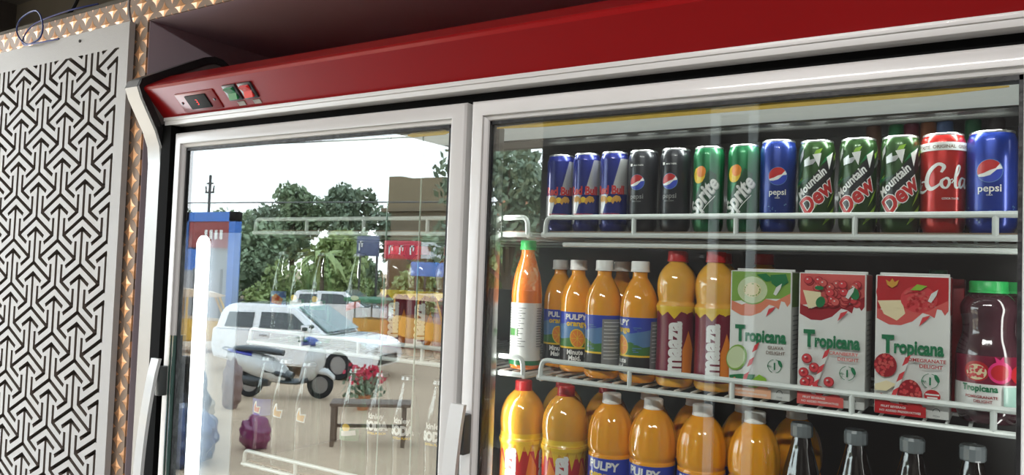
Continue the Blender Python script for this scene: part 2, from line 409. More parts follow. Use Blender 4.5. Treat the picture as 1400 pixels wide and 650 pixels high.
bm = B(); box(bm, (X0+.01, -.006, 1.858), (X1, .03, 1.877), .002); box(bm, (X0+.01, -.009, 1.868), (X1, -.004, 1.876), .001); finish('header_strip', bm, FRAME, CO)
bm = B(); prism(bm, [(-.002, 1.877), (-.045, 1.922), (-.056, 1.932), (-.058, 1.938), (-.053, 1.944), (.008, 1.981), (.03, 1.985), (.55, 1.985), (.55, 1.87), (.03, 1.87)], X0, X1)
finish('header', bm, RED, CO, smooth=14)
# steel side cheek with a black inner face
def cheek_outline():
    P = [(.6, .2), (.0, .2), (.0, 1.77), (-.004, 1.81), (-.018, 1.845), (-.058, 1.915), (-.068, 1.94), (-.062, 1.957), (-.045, 1.968), (.10, 2.048), (.125, 2.056), (.15, 2.054), (.235, 2.010), (.28, 2.0), (.6, 2.0)]
    return P
P = cheek_outline()
bm = B(); prism(bm, [(y+.012 if y < .5 else y, z-.008 if z > 1.9 else z) for y, z in P], -1.715, X0); finish('side_panel', bm, mat('grey_side_sheet', (.13, .12, .115), .5, metal=.3), CO, smooth=0)
bm = B(); Q = P[1:]; n = len(Q)
def offs(Q, d):
    out = []
    for i, p in enumerate(Q):
        a = Q[max(0, i-1)]; b = Q[min(len(Q)-1, i+1)]; dy, dz = b[0]-a[0], b[1]-a[1]; L = math.hypot(dy, dz); out.append((p[0]+dz/L*d, p[1]-dy/L*d))
    return out
bm = B(); prism(bm, Q+offs(Q, .013)[::-1], -1.732, -1.681); finish('steel_edge', bm, STEEL, CO, smooth=30)
bm = B(); prism(bm, offs(Q, -.0015)+offs(Q, .016)[::-1], -1.6815, -1.672); finish('edge_seal', bm, BLACK, CO, smooth=30)
# header instruments
def on_header(o, x, s=0.5):
    """place flat artwork (facing -y) on the sloping red face"""
    a = math.atan2(.043, .045)
    o.location = (x, -.002-.043*s, 1.877+.045*s); o.rotation_euler = (math.atan2(.043, .045), 0, 0)
DP = B(); box(DP, (-.068, -.003, -.024), (.068, .004, .024), .003); dp = finish('control_plate', DP, REDD, CO); on_header(dp, -1.512, .52)
o = finish('display', box(B(), (-.034, -.006, -.017), (.038, 0, .017), .002), mat('display_window', (.015, .015, .015), .55, spec=.2), dp)
p = Print()
for a in (((-2.2, 6), (2.2, 6)), ((2.2, 6), (2.2, 0)), ((-2.2, 0), (2.2, 0)), ((2.2, 0), (2.2, -6)), ((-2.2, -6), (2.2, -6))): p.stroke([a[0], ((a[0][0]+a[1][0])/2, (a[0][1]+a[1][1])/2), a[1]], 1.4, mat('red_segments', (1, .03, .02), .5, emit=1.2), 1)
o = p.flat('digit', dp, -.0062)
for x in (-.056, .058):
    o = finish('screw', lathe(B(), [(0, 0), (.003, 0), (.003, .0015), (0, .002)], 12), DARK, dp); o.location = (x, -.003, 0); o.rotation_euler = (PI/2, 0, 0)
for x, m_, nm in ((-1.388, mat('green_switch', (.02, .28, .10), .25, coat=.5), 'switch'), (-1.338, mat('red_switch', (.75, .03, .03), .25, coat=.5, emit=.12), 'switch')):
    b = finish('switch_housing', box(B(), (-.021, -.004, -.019), (.021, .004, .019), .002), DARK, CO); on_header(b, x, .66)
    bm = B(); prism(bm, [(-.004, -.014), (-.010, -.013), (-.004, .0), (-.011, .013), (-.004, .014)], -.013, .013); finish('rocker', bm, m_, b, smooth=0)
    q = finish('switch_label', box(B(), (-.012, -.001, -.005), (.010, .001, .005)), mat('worn_label', (.42, .38, .34), .6, var=.3, vscale=90), CO); on_header(q, x+.008, .20); q.location.y -= .001

# interior top light and side lamp
bm = B(); prism(bm, [(.062, 1.83), (.062, 1.790), (.072, 1.778), (.115, 1.776), (.118, 1.84)], X0+.05, X1-.05); finish('top_light', bm, TOPL, CO, smooth=0)
bm = B(); box(bm, (X0+.05, .06, 1.7745), (X1-.05, .119, 1.7775)); finish('light_rail', bm, mat('grey_rail', (.18, .18, .17), .3, metal=.4), CO, smooth=0)
bm = B(); tube(bm, [(-1.573, .05, .4), (-1.573, .05, 1.585), (-1.573, .05, 1.595), (-1.573, .05, 1.602)], [.0155, .0155, .012, .006], 16); finish('lamp_tube', bm, LED, CO)

bm = B(); prism(bm, [(-1.562, .062), (-1.556, .066), (-1.50, .070), (-1.460, .064), (-1.460, .067), (-1.50, .074), (-1.562, .070)], .4, 1.61, 'z'); finish('lamp_glow_strip', bm, mat('pale_glow_strip', (.26, .31, .36), .5), CO, smooth=60)  # strip added beside the tube, its pale colour stands for the lamp's glow
# doors
def door(x0, x1, label_):
    z0, z1 = .32, 1.839; fw = .036
    bm = B()
    def fr(xa, xb, za, zb, y): return [(xa, y, za), (xb, y, za), (xb, y, zb), (xa, y, zb)]
    prof = [(0, .030), (0, .004), (.003, .0), (.007, -.002), (.024, -.0045), (.027, -.004), (.0275, .001), (.034, .004), (.036, .008), (.036, .030)]
    loops = [[bm.verts.new(v) for v in fr(x0+d, x1-d, z0+d, z1-d, y)] for d, y in prof]
    for A, C in zip(loops, loops[1:]+loops[:1]):
        for i in range(4): bm.faces.new((A[i], A[(i+1) % 4], C[(i+1) % 4], C[i]))
    d = finish('door', bm, FRAME, CO, smooth=25); 
    bm = B(); a, c = .0358, .040
    for (xa, xb, za, zb) in ((x0+a, x0+c, z0+a, z1-a), (x1-c, x1-a, z0+a, z1-a), (x0+a, x1-a, z0+a, z0+c), (x0+a, x1-a, z1-c-.002, z1-a)): box(bm, (xa, .0065, za), (xb, .03, zb))
    finish('glazing_gasket', bm, BLACK, d, smooth=0)
    bm = B(); box(bm, (x0+.034, .010, z0+.034), (x1-.034, .014, z1-.034)); finish('glass_pane', bm, GLASS, d, smooth=0)
    return d
D1 = door(-1.630, -.792, 'left'); D2 = door(-.780, .058, 'right')
bm = B(); box(bm, (-.984, .0195, .36), (-.9825, .0225, 1.80)); box(bm, (-.9035, .0195, .36), (-.902, .0225, 1.80)); finish('inner_pane_edges', bm, mat('pale_glass_edge', (.30, .42, .38), .2, coat=1), D1, smooth=0)
o = finish('glass_edge', box(box(B(), (-1.5955, -.002, .34), (-1.5925, .0095, 1.37)), (-1.603, -.004, .34), (-1.600, -.001, 1.37)), mat('green_glass_edge', (.06, .12, .10), .15, coat=1), D1, smooth=0)
def yellow_strip(xa, xb, d):
    bm = B(); n = 40; top = []; bot = []
    for i in range(n+1):
        t = i/n; x = xa+(xb-xa)*t; e = min(t, 1-t)*n/3; hgt = .0042*min(1, .25+e*.5); c = 1.792; top.append((x, c+hgt)); bot.append((x, c-hgt))
    prism(bm, bot+top[::-1], .0146, .0156, 'y'); finish('yellow_edging', bm, YEL, d, smooth=0)
yellow_strip(-.735, .008, D2); yellow_strip(-.935, -.838, D1)
def handle(x, ztop, d):
    bm = B(); path = []
    for i in range(20):
        t = i/19; z = ztop-.62*t; y = -.026-.030*math.sin(PI*min(1, max(0, (t*1.02))))**.8
        path.append((y, z))
    outer = [(y-.004, z) for y, z in path]; inner = [(y+.004, z) for y, z in path]
    prism(bm, outer+inner[::-1], x-.014, x+.014); bmesh.ops.bevel(bm, geom=[e for e in bm.edges if len(e.link_faces) == 2 and e.calc_face_angle(0) > 1], offset=.0015, segments=2, affect='EDGES')
    h = finish('handle', bm, mat('white_handle', (.68, .68, .67), .35, coat=.3), d, smooth=25)
    bm = B(); box(bm, (x-.004, -.024, ztop-.085), (x+.012, .0, ztop-.018), .003); finish('handle_bracket', bm, GREYP, h)
    bm = B(); box(bm, (x-.004, -.024, ztop-.60), (x+.012, .0, ztop-.54), .003); finish('handle_bracket', bm, GREYP, h)
handle(-1.616, 1.318, D1); handle(-.765, 1.320, D2)

# ------------------------------------------------------------------ wire shelves
def shelf(x0, x1, z, label, third=False, card=True):
    """z = surface the goods stand on"""
    yf, yb = .072, .56; r = .0044; t = thing('wire_shelf', label, 'shelf', ((x0+x1)/2, (yf+yb)/2, z), 0, None); W = (x1-x0)/2; D = (yb-yf)/2
    bm = B(); zl, zu = -.007, .023
    tube(bm, [(-W-.006, -D, zl), (W+.006, -D, zl)], r, 8)
    if third: tube(bm, [(-W+.03, -D+.012, zl-.016), (W, -D+.012, zl-.016)], r*.9, 8)
    up = smoothprof([(-W, -D, zl), (-W+.002, -D, zu-.008), (-W+.010, -D, zu), (-W+.03, -D, zu)], 5)
    up2 = [(-a[0], a[1], a[2]) for a in up][::-1]
    tube(bm, up+up2, r, 8)
    k = 1
    while -W+.165*k < W-.03: tube(bm, [(-W+.165*k, -D, zl), (-W+.165*k, -D, zu)], r*.9, 8); k += 1
    finish('front_rail', bm, WIRE, t)
    bm = B(); n = int(2*W/.026)
    for i in range(n+1):
        x = -W+2*W*i/n; tube(bm, [(x, -D+.002, -.0075), (x, -D+.010, -.0045), (x, D, -.0045)], .0024, 6)
    for y in (-D*.4, D*.3, D): tube(bm, [(-W, y, -.010), (W, y, -.010)], .003, 6)
    tube(bm, [(-W, -D, -.010), (-W, D, -.010)], .0035, 6); tube(bm, [(W, -D, -.010), (W, D, -.010)], .0035, 6)
    finish('wire_grid', bm, WIRE, t)
    if card:
        bm = B(); box(bm, (-W+.006, -D+.006, -.0022), (W-.006, D-.01, -.0003)); finish('shelf_liner', bm, CARD, t, smooth=0)
    return t
ZT, ZM, ZB = 1.618, 1.372, 1.101
shelf(-.665, .049, ZT, 'white wire shelf holding the row of drink cans', third=True); shelf(-.665, .049, ZM, 'white wire shelf under the juice cartons', card=False); shelf(-.665, .049, ZB, 'lowest white wire shelf under the big juice bottles')
shelf(-1.42, -.70, ZT, 'upper wire shelf behind the reflecting door'); shelf(-1.42, -.70, ZM, 'middle wire shelf behind the reflecting door', card=False); shelf(-1.42, -.70, ZB, 'wire shelf under the soda bottles behind the reflecting door')

# ------------------------------------------------------------------ cans
def facing(x, y, off=0):
    """rotation that turns artwork (facing -y) toward the camera side, plus off degrees"""
    return math.atan2(x, 1.08+y)*-1*0+math.radians(off)
def can(label, x, r, H, bodym, art, rot, group=None, y=None, z=ZT, cat='can'):
    y = (.080+r) if y is None else y
    t = thing('drink_can', label, cat, (x, y, z), math.radians(rot), group)
    R = r*1000
    bm = B(); lathe(bm, [(0, .004), (r*.78, .0), (r*.86, .002), (r*.97, .009), (r, .014), (r, H-.014), (r*.97, H-.009), (r*.90, H-.003)], 48); finish('body', bm, bodym, t)
    bm = B(); lathe(bm, [(r*.90, H-.0032), (r*.915, H-.001), (r*.90, H), (r*.86, H-.001), (r*.84, H-.005), (0, H-.005)], 48); l = finish('lid', bm, SILVER, t)
    finish('pull_tab', box(B(), (-.006, -.011, H-.0048), (.006, .009, H-.0032), .001), SILVER, l)
    if art:
        p = Print(); art(p, R, H*1000); p.wrap('artwork', t, R)
    return t
def globe(p, x, y, r):
    p.ell(x, y, r*1.06, r*1.06, I['sky']); p.ell(x, y, r, r, I['white'])
    p.poly([(x+r*math.cos(math.radians(a)), y+r*math.sin(math.radians(a))) for a in range(38, 206, 8)]+[(x-r*.45, y-r*.18), (x, y+r*.05), (x+r*.45, y+r*.2)], I['red'])
    p.poly([(x+r*math.cos(math.radians(a)), y+r*math.sin(math.radians(a))) for a in range(-150, 12, 8)]+[(x+r*.55, y+r*.10), (x+.05*r, y-r*.38), (x-r*.45, y-r*.52)], I['pblue'])
def art_rb(p, R, H):
    c = PI*R
    for s in (0, 1, -1):
        o = s*c
        if s == 0: xa, xb = -c/2, c/2
        elif s == 1: xa, xb = c/2, c-1
        else: xa, xb = -c+1, -c/2
        if s == 0:
            p.poly([(-36, H*.47), (0, H*.47), (15, H-12), (-36, H-12)], I['blue']); p.poly([(17, H-12), (2, H*.47), (34, H*.47), (34, H-12)], I['sil'])
            p.poly([(-34, 12), (-18, 12), (-3, H*.46), (-34, H*.46)], I['sil']); p.poly([(-16, 12), (34, 12), (34, H*.46), (-1, H*.46)], I['blue'])
    p.text('Red Bull', 19, 0, H*.47, I['red'], bold=.045, sx=.80)
    p.ell(0, H*.40, 5, 5, I['yel']); 
    for sgn in (-1, 1):
        p.poly([(sgn*a, b) for a, b in ((2, H*.37), (5, H*.42), (10, H*.45), (17, H*.44), (20, H*.40), (17, H*.36), (15, H*.38), (12, H*.36), (9, H*.38), (6, H*.34))][::sgn], I['gold'])
    p.text('ENERGY DRINK', 5, 0, H*.2, I['red'], bold=.03)
def art_pepsi(black):
    def f(p, R, H):
        globe(p, 0, H*.60, R*.50)
        p.text('pepsi', R*.46, 0, H*.40, I['grey'] if black else I['white'], bold=.015)
        p.text('ZERO SUGAR' if black else 'COLA', 2.6, 0, H*.36, I['grey'] if black else I['white'])
        if black: p.rect(-13, H*.80, -9, H*.83, I['white']); p.text('MAX TASTE', 3.2, 2, H*.80, I['white'])
        else:
            for k in range(26):
                x = random.uniform(-40, 40); yy = random.uniform(10, H*.3); p.ell(x, yy, random.uniform(.5, 1.4), random.uniform(.5, 1.4), I['sky'])
    return f
def art_sprite(p, R, H):
    p.ell(-9, H*.66, 11, 13, I['yel']); p.ell(-5, H*.70, 8, 9, I['org']); p.poly([(-22, 18), (14, 30), (20, H*.66), (8, H*.72), (-14, H*.42)], I['dgrn'])
    p.text('Sprite', 31, 6, H*.36, I['sil'], rot=52, shear=.25, bold=.05, sx=.85); p.text('Sprite', 31, 5, H*.365, I['white'], rot=52, shear=.25, bold=.02, sx=.85)
    p.stroke([(-8, 20), (4, 40), (18, 56)], 1, I['white'])
def art_dew(p, R, H):
    rnd = random.Random(3)
    for k in range(34):
        x, y = rnd.uniform(-62, 62), rnd.uniform(14, H-18); a = rnd.uniform(-.5, .5)+.9; L = rnd.uniform(7, 20); w2 = rnd.uniform(1.5, 5)
        c, s = math.cos(a), math.sin(a)
        p.poly([(x-L*c, max(10, y-L*s)), (x+w2*s, y-w2*c), (x+L*c, min(H-12, y+L*s)), (x-w2*s, y+w2*c)], rnd.choice([I['lime'], I['lime'], I['dgrn'], I['grn'], I['sil']]))
    p.poly([(-22, 22), (-17, 20), (24, H*.66), (24, H*.88), (-20, H*.46)], I['black'])
    p.text('Mountain', 15.5, -5, H*.50, I['white'], rot=47, shear=.3, bold=.03, sx=.9)
    p.text('Dew', 30, 5, H*.32, I['white'], rot=47, shear=.3, bold=.075, sx=.95); p.text('Dew', 30, 5, H*.32, I['red'], rot=47, shear=.3, bold=.035, sx=.95)
    p.poly([(-6, H-22), (2, H-40), (5, H-20)], I['white']); p.poly([(12, H-26), (22, H-18), (16, H-44)], I['white'])
def script_C(p, x, y, s, m):
    p.stroke([(x+9*s, y+13*s, 1), (x+11*s, y+18*s, 1.6), (x+6*s, y+20*s, 1.4), (x-1*s, y+13*s, 2), (x-3*s, y+4*s, 2.4), (x+1*s, y-1*s, 1.8), (x+7*s, y+2*s, 1), (x+10*s, y+6*s, .7)], 1.9*s, m)
def script_o(p, x, y, s, m):
    p.stroke([(x+3*s, y+9*s, 1), (x-.5*s, y+6*s, 1.8), (x, y+1*s, 1.8), (x+3.5*s, y-.5*s, 1.2), (x+6*s, y+4*s, 1.7), (x+5*s, y+8.5*s, 1.3), (x+3*s, y+9*s, 1), (x+6*s, y+7*s, .7), (x+9*s, y+8*s, .7)], 1.5*s, m)
def script_a(p, x, y, s, m):
    p.stroke([(x+6*s, y+8.5*s, 1), (x+2*s, y+9*s, 1.3), (x-.5*s, y+4*s, 1.9), (x+1*s, y-.3*s, 1.3), (x+5*s, y+4*s, 1.2), (x+7*s, y+9*s, 1.4), (x+6*s, y+2*s, 1.8), (x+8*s, y, 1.2), (x+11*s, y+4*s, .7)], 1.5*s, m)
def script_c(p, x, y, s, m):
    p.stroke([(x+6*s, y+7*s, 1.6), (x+3.5*s, y+9*s, 1.2), (x, y+5*s, 1.8), (x+1*s, y, 1.6), (x+4*s, y, 1), (x+8*s, y+5*s, .7)], 1.5*s, m)
def script_l(p, x, y, s, m):
    p.stroke([(x-1*s, y+4*s, .7), (x+5*s, y+13*s, 1), (x+7*s, y+20*s, 1.2), (x+4.5*s, y+20*s, 1.3), (x+2.5*s, y+10*s, 1.8), (x+2.5*s, y+1*s, 1.7), (x+5*s, y, 1), (x+8*s, y+4*s, .7)], 1.5*s, m)
def art_coke(p, R, H):
    m = I['white']; s = 1.38; y = H*.45; x = 2-62*s
    script_C(p, x, y, s, m); script_o(p, x+10*s, y, s, m); script_c(p, x+19*s, y, s, m); script_a(p, x+27*s, y, s, m)
    x2 = x+40*s
    p.stroke([(x2-3*s, y+6*s), (x2, y+6.5*s), (x2+3*s, y+6*s)], 1.6*s, m)
    script_C(p, x2+8*s, y, s*1.12, m); script_o(p, x2+19*s, y, s, m); script_l(p, x2+28*s, y, s, m); script_a(p, x2+35*s, y, s, m)
    p.stroke([(x2+6*s, y-1*s, .4), (x2+0*s, y-4*s, 1.4), (x2-10*s, y-2*s, 1.6), (x2-20*s, y-4*s, .5)], 1.8*s, m)
    p.rect(-84, H-23, 84, H-12, I['cart']) if False else p.rect(-82, H-24, 82, H-13, I['cart'])
    p.text('GREAT TASTE  ORIGINAL  GREAT TASTE', 6, 0, H-21, I['brown'], bold=.03); p.text('COCA TASTE', 3.5, 8, H*.33, m, bold=.02)
CANB = lambda n, c: mat('can_'+n, c, .28, .45, coat=.4)
gR = 'blue and silver energy drink cans'
can('blue and silver energy drink can, leftmost of the three at the end of the row', -.655, .0240, .134, CANB('royal_blue', (.009, .016, .15)), art_rb, 22, None)
c_rb = can('middle one of the three blue and silver energy drink cans', -.604, .0240, .134, CANB('royal_blue', (.009, .016, .15)), art_rb, 14)
can('blue and silver energy drink can standing next to a black cola can', -.552, .0240, .134, CANB('royal_blue', (.009, .016, .15)), art_rb, 8)
can('black cola can next to an energy drink can', -.500, .0248, .134, CANB('black', (.020, .021, .025)), art_pepsi(True), -2)
can('black cola can next to a green lemon drink can', -.444, .0248, .134, CANB('black', (.020, .021, .025)), art_pepsi(True), -2)
can('green lemon drink can next to a black cola can', -.389, .0240, .134, CANB('green', (.008, .13, .045)), art_sprite, 0)
can('green lemon drink can next to a blue cola can', -.334, .0240, .134, CANB('green', (.008, .13, .045)), art_sprite, 0)
can('blue cola can between green lemon and green citrus cans', -.283, .0260, .138, CANB('blue', (.010, .03, .19)), art_pepsi(False), 12)
can('dark green citrus can next to the blue cola can, its name in the shade', -.228, .0250, .134, CANB('dewgreen', (.02, .06, .012)), art_dew, 12)
can('dark green citrus can in the middle of the three alike', -.172, .0250, .134, CANB('dewgreen', (.02, .06, .012)), art_dew, 4)
can('dark green citrus can next to the red cola can', -.118, .0250, .134, CANB('dewgreen', (.02, .06, .012)), art_dew, 6)
can('red cola can with flowing white script and a beige band', -.066, .0272, .134, CANB('red', (.42, .014, .010)), art_coke, 6)
can('wide blue cola can at the right end of the row of cans', -.010, .0290, .134, CANB('blue2', (.010, .035, .27)), art_pepsi(False), -4)
# small bottles far back on the top shelf
for k, (x, c, nm) in enumerate(((-.185, (.16, .07, .04), 'brown'), (-.150, (.02, .22, .07), 'green'), (-.127, (.16, .015, .04), 'maroon'), (-.102, (.30, .10, .04), 'orange brown'), (-.078, (.09, .16, .34), 'light blue'), (-.038, (.015, .12, .05), 'dark green'), (-.006, (.06, .05, .05), 'charcoal'))):
    t = thing('small_bottle', 'small bottle with a %s neck sleeve at the back of the can shelf' % nm, 'bottle', (x, .36, ZT), 0, None)
    bm = B(); lathe(bm, [(0, 0), (.011, 0), (.012, .004), (.012, .13), (.010, .145)], 20); finish('body', bm, mat('dark_bottle', (.03, .02, .015), .15, coat=.5), t)
    bm = B(); lathe(bm, [(.0105, .14), (.0122, .145), (.0122, .196), (.0115, .199), (0, .199)], 20); finish('neck_sleeve', bm, mat('sleeve_'+nm.replace(' ', '_'), c, .3, coat=.3), t)

# ------------------------------------------------------------------ bottles
JUICE = mat('orange_juice', (.85, .36, .02), .07, coat=1, sss=.4, var=.08, vscale=25)
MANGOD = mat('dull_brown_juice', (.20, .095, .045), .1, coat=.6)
MANGO = mat('mango_juice', (.80, .42, .06), .07, coat=1, sss=.4, var=.12, vscale=25)
MANGOL = mat('mango_juice_large', (.74, .37, .04), .07, coat=1, sss=.4, var=.08, vscale=25)
RCAP = mat('red_cap', (.50, .02, .02), .35); WCAP = mat('white_cap', (.88, .88, .86), .4); GCAP = mat('green_cap', (.03, .42, .10), .35)
def cap_bm(r, z0, z1, ribs=36):
    bm = B(); lathe(bm, [(r*.98, z0), (r*1.04, z0+.0005), (r*1.04, z0+.003), (r, z0+.0035), (r, z1-.0015), (r*.94, z1), (0, z1)], ribs*2)
    for v in bm.verts:
        if z0+.003 < v.co.z < z1-.001:
            a = math.atan2(v.co.y, v.co.x); k = 1-.018*(int(round(a/(2*PI)*ribs*2)) % 2); v.co.x *= k; v.co.y *= k
    return bm
def bottle(name, label, x, y, z, rot, prof, bodym, cap, art=None, Rf=None, group=None, extra=None, cat='bottle', flutes=None):
    t = thing(name, label, cat, (x, y, z), math.radians(rot), group)
    sp = smoothprof(prof, 4); bm = B(); lathe(bm, sp, 60)
    if flutes:
        za, zb, nf, d = flutes
        for v in bm.verts:
            if za < v.co.z < zb:
                a = math.atan2(v.co.y, v.co.x); e = math.sin(PI*(v.co.z-za)/(zb-za)); k = 1-d*e*(.5+.5*math.cos(a*nf)); v.co.x *= k; v.co.y *= k
    finish('body', bm, bodym, t, smooth=60)
    if cap: finish('cap', cap_bm(cap[0], cap[1], cap[2]), cap[3], t)
    def R(v):
        zz = v*.001
        for a, b in zip(sp, sp[1:]):
            if a[1] <= zz <= b[1] and b[1] > a[1]: return (a[0]+(b[0]-a[0])*(zz-a[1])/(b[1]-a[1]))*1000
        return sp[len(sp)//2][0]*1000
    if art:
        p = Print(); art(p); p.wrap('wrapper', t, Rf or R, 3)
    if extra: extra(t, R)
    return t
def art_mm(p):
    p.rect(-94, 14, 94, 106, I['pblue'])
    p.poly([(-94, 44), (94, 44), (94, 82), (60, 88), (20, 80), (-20, 86), (-60, 80), (-94, 84)], I['sky']); p.poly([(-94, 40), (94, 40), (94, 66), (40, 58), (20, 66), (-30, 58), (-94, 66)], I['field'])
    p.rect(-94, 42, 94, 45, I['yel']); p.rect(-94, 14, 94, 42, I['black'])
    o = -2
    p.text('PULPY', 13, o, 93, I['white'], bold=.04); p.text('orange', 13, o+2, 82, I['yel'], bold=.04)
    p.ell(o+4, 60, 13, 17, I['yel'], rot=15); p.ell(o+4, 60, 11.5, 15, I['org'], rot=15)
    for k in range(8):
        a = k*PI/4; p.stroke([(o+4, 60), (o+4+5*math.cos(a), 60+7*math.sin(a)), (o+4+10.4*math.cos(a), 60+13.5*math.sin(a))], .9, I['yel'], 1)
    p.text('Minute', 12, o, 32, I['white'], bold=.03, sx=.85); p.text('Maid.', 12, o, 22, I['white'], bold=.03, sx=.85)
    p.rect(52, 16, 90, 100, I['grey'])
    for k in range(11): p.rect(55, 94-k*6, 87-(k % 3)*5, 95.3-k*6, I['cart'])
    for k in range(14): p.rect(28+random.uniform(-6, 14), 50+k*3, 30+random.uniform(-6, 14), 51.2+k*3, I['sky'])
mm_prof = [(0, .003), (.022, .0), (.029, .005), (.0305, .014), (.0295, .030), (.0295, .060), (.0305, .092), (.0312, .105), (.0312, .120), (.0295, .135), (.0245, .150), (.017, .164), (.0125, .172), (.0125, .184)]
def mmb(label, x, y, rot, rr=1): return bottle('juice_bottle', label, x, y, ZM, rot, [(a*rr, b) for a, b in mm_prof], JUICE, (.0150, .180, .198, WCAP), art_mm, group=None)
m1 = mmb('small orange juice bottle, white cap, leftmost and partly hidden by its neighbour', -.694, .186, 26, .95)
mmb('small orange juice bottle showing its orange slice in full, second from the shelf end', -.638, .150, 26)
mmb('small orange juice bottle with its grey text panel turned outward', -.568, .111, -78)
mmb('small orange juice bottle next to a red capped mango bottle', -.503, .111, -40)
def art_maaza(p):
    c = I['maroon']
    p.rect(-92, 14, 92, 120, c)
    pts = [(-92, 128), (-92, 112)]
    for i in range(19):
        u = -92+184*i/18; pts.append((u, (116, 120, 112, 119, 108, 120)[i % 6]))
    p.poly(pts+[(92, 128)], I['yel'])
    for o in (-48, 10, 66): p.text('maaza', 38, o+11, 64, I['white'], rot=90, bold=.05, sx=.84)
    p.poly([(24, 20), (40, 16), (46, 60), (34, 90), (24, 60)], I['org'])
mz_prof = [(0, .003), (.022, 0), (.0285, .005), (.030, .016), (.0295, .05), (.0295, .10), (.0300, .117), (.0312, .124), (.0312, .129), (.0285, .134), (.0285, .138), (.0305, .150), (.0308, .165), (.027, .180), (.0195, .191), (.0135, .197), (.0125, .203)]
def mzb(label, x, y, rot, z=ZM, g=None, m_=None): return bottle('mango_bottle', label, x, y, z, rot, mz_prof, m_ or MANGO, (.0150, .199, .216, RCAP), art_maaza, group=g)
z1_ = mzb('red capped mango bottle next to an orange juice bottle, maroon label upright', -.440, .112, -4)
mzb('red capped mango bottle standing next to the guava carton', -.3765, .112, -10)
def back(src, x, y, label, z=ZM): return dup(src, (x, y, z), .6, label)
back(z1_, -.463, .184, 'red capped mango bottle in the second row, behind the white capped orange bottle')
back(z1_, -.390, .190, 'red capped mango bottle in the second row, between the two front mango bottles')
back(z1_, -.322, .190, 'red capped mango bottle in the second row, behind the guava carton edge')
back(m1, -.575, .200, 'orange juice bottle in the second row behind the grey text panel one')

# bottle with white label by the mullion
def art_wl(p):
    p.rect(-85, 16, 85, 118, I['cart'])
    for k in range(16): p.rect(-30, 108-k*4.5, 10-(k*7 % 13), 109.6-k*4.5, I['grey'])
    p.rect(-24, 60, -4, 72, I['field']); p.rect(-85, 8, 85, 16, I['grn'])
    for k in range(16): p.rect(30, 108-k*4.5, 66-(k*7 % 13), 109.6-k*4.5, I['grey'])
bottle('drink_bottle', 'orange drink bottle with white text label and green cap beside the door mullion', -.722, .112, ZM, 10, [(0, .003), (.022, 0), (.027, .005), (.0278, .02), (.0275, .06), (.0275, .12), (.0275, .135), (.024, .165), (.017, .19), (.0125, .205), (.0125, .215)], mat('orange_drink', (.75, .18, .02), .08, coat=1), (.0145, .213, .230, GCAP), art_wl)

# carafe
def art_car(p):
    p.rect(-100, 18, 100, 62, I['cart']); p.rect(-100, 52, 100, 88, I['maroon'])
    for o in (-14,):
        p.ell(o, 68, 15, 13, I['pomr']); p.ell(o, 67, 12, 10, I['cream'])
        rnd = random.Random(5)
        for k in range(26): p.ell(o+rnd.uniform(-9, 9), 67+rnd.uniform(-7, 7), 1.7, 1.7, I['poml'], n=8)
        p.ell(o+27, 68, 14, 14, I['pink']); p.ell(o+26, 68, 10, 10, I['pomr']); p.poly([(o+22, 80), (o+20, 88), (o+26, 84), (o+30, 89), (o+31, 80)], I['pink']); p.ell(o+52, 66, 13, 12, I['pomr'])
    p.text('Tropicana', 11.5, -10, 43, I['tgrn'], bold=.03, sx=.85); p.text('POMEGRANATE', 5, -8, 34, I['cran'], bold=.02); p.text('DELIGHT', 5, -6, 28.5, I['cran'], bold=.02); p.rect(-14, 21, 4, 25, I['maroon']); p.rect(16, 22, 44, 50, I['teal']); p.rect(22, 20, 40, 23, I['tgrn'])
bottle('juice_carafe', 'waisted purple juice carafe with a green cap at the right end', -.012, .116, ZM, 2, [(0, .003), (.026, 0), (.033, .005), (.037, .020), (.037, .060), (.037, .085), (.035, .098), (.0300, .116), (.0305, .132), (.033, .147), (.029, .160), (.021, .168), (.0205, .172)], mat('pomegranate_juice', (.06, .022, .03), .07, coat=1, var=.15), (.0225, .168, .184, GCAP), art_car)
t = dup([o for o in bpy.data.objects if o.name == 'juice_carafe'][0], (.020, .190, ZM), .3, 'purple juice carafe half hidden behind the waisted one in front')

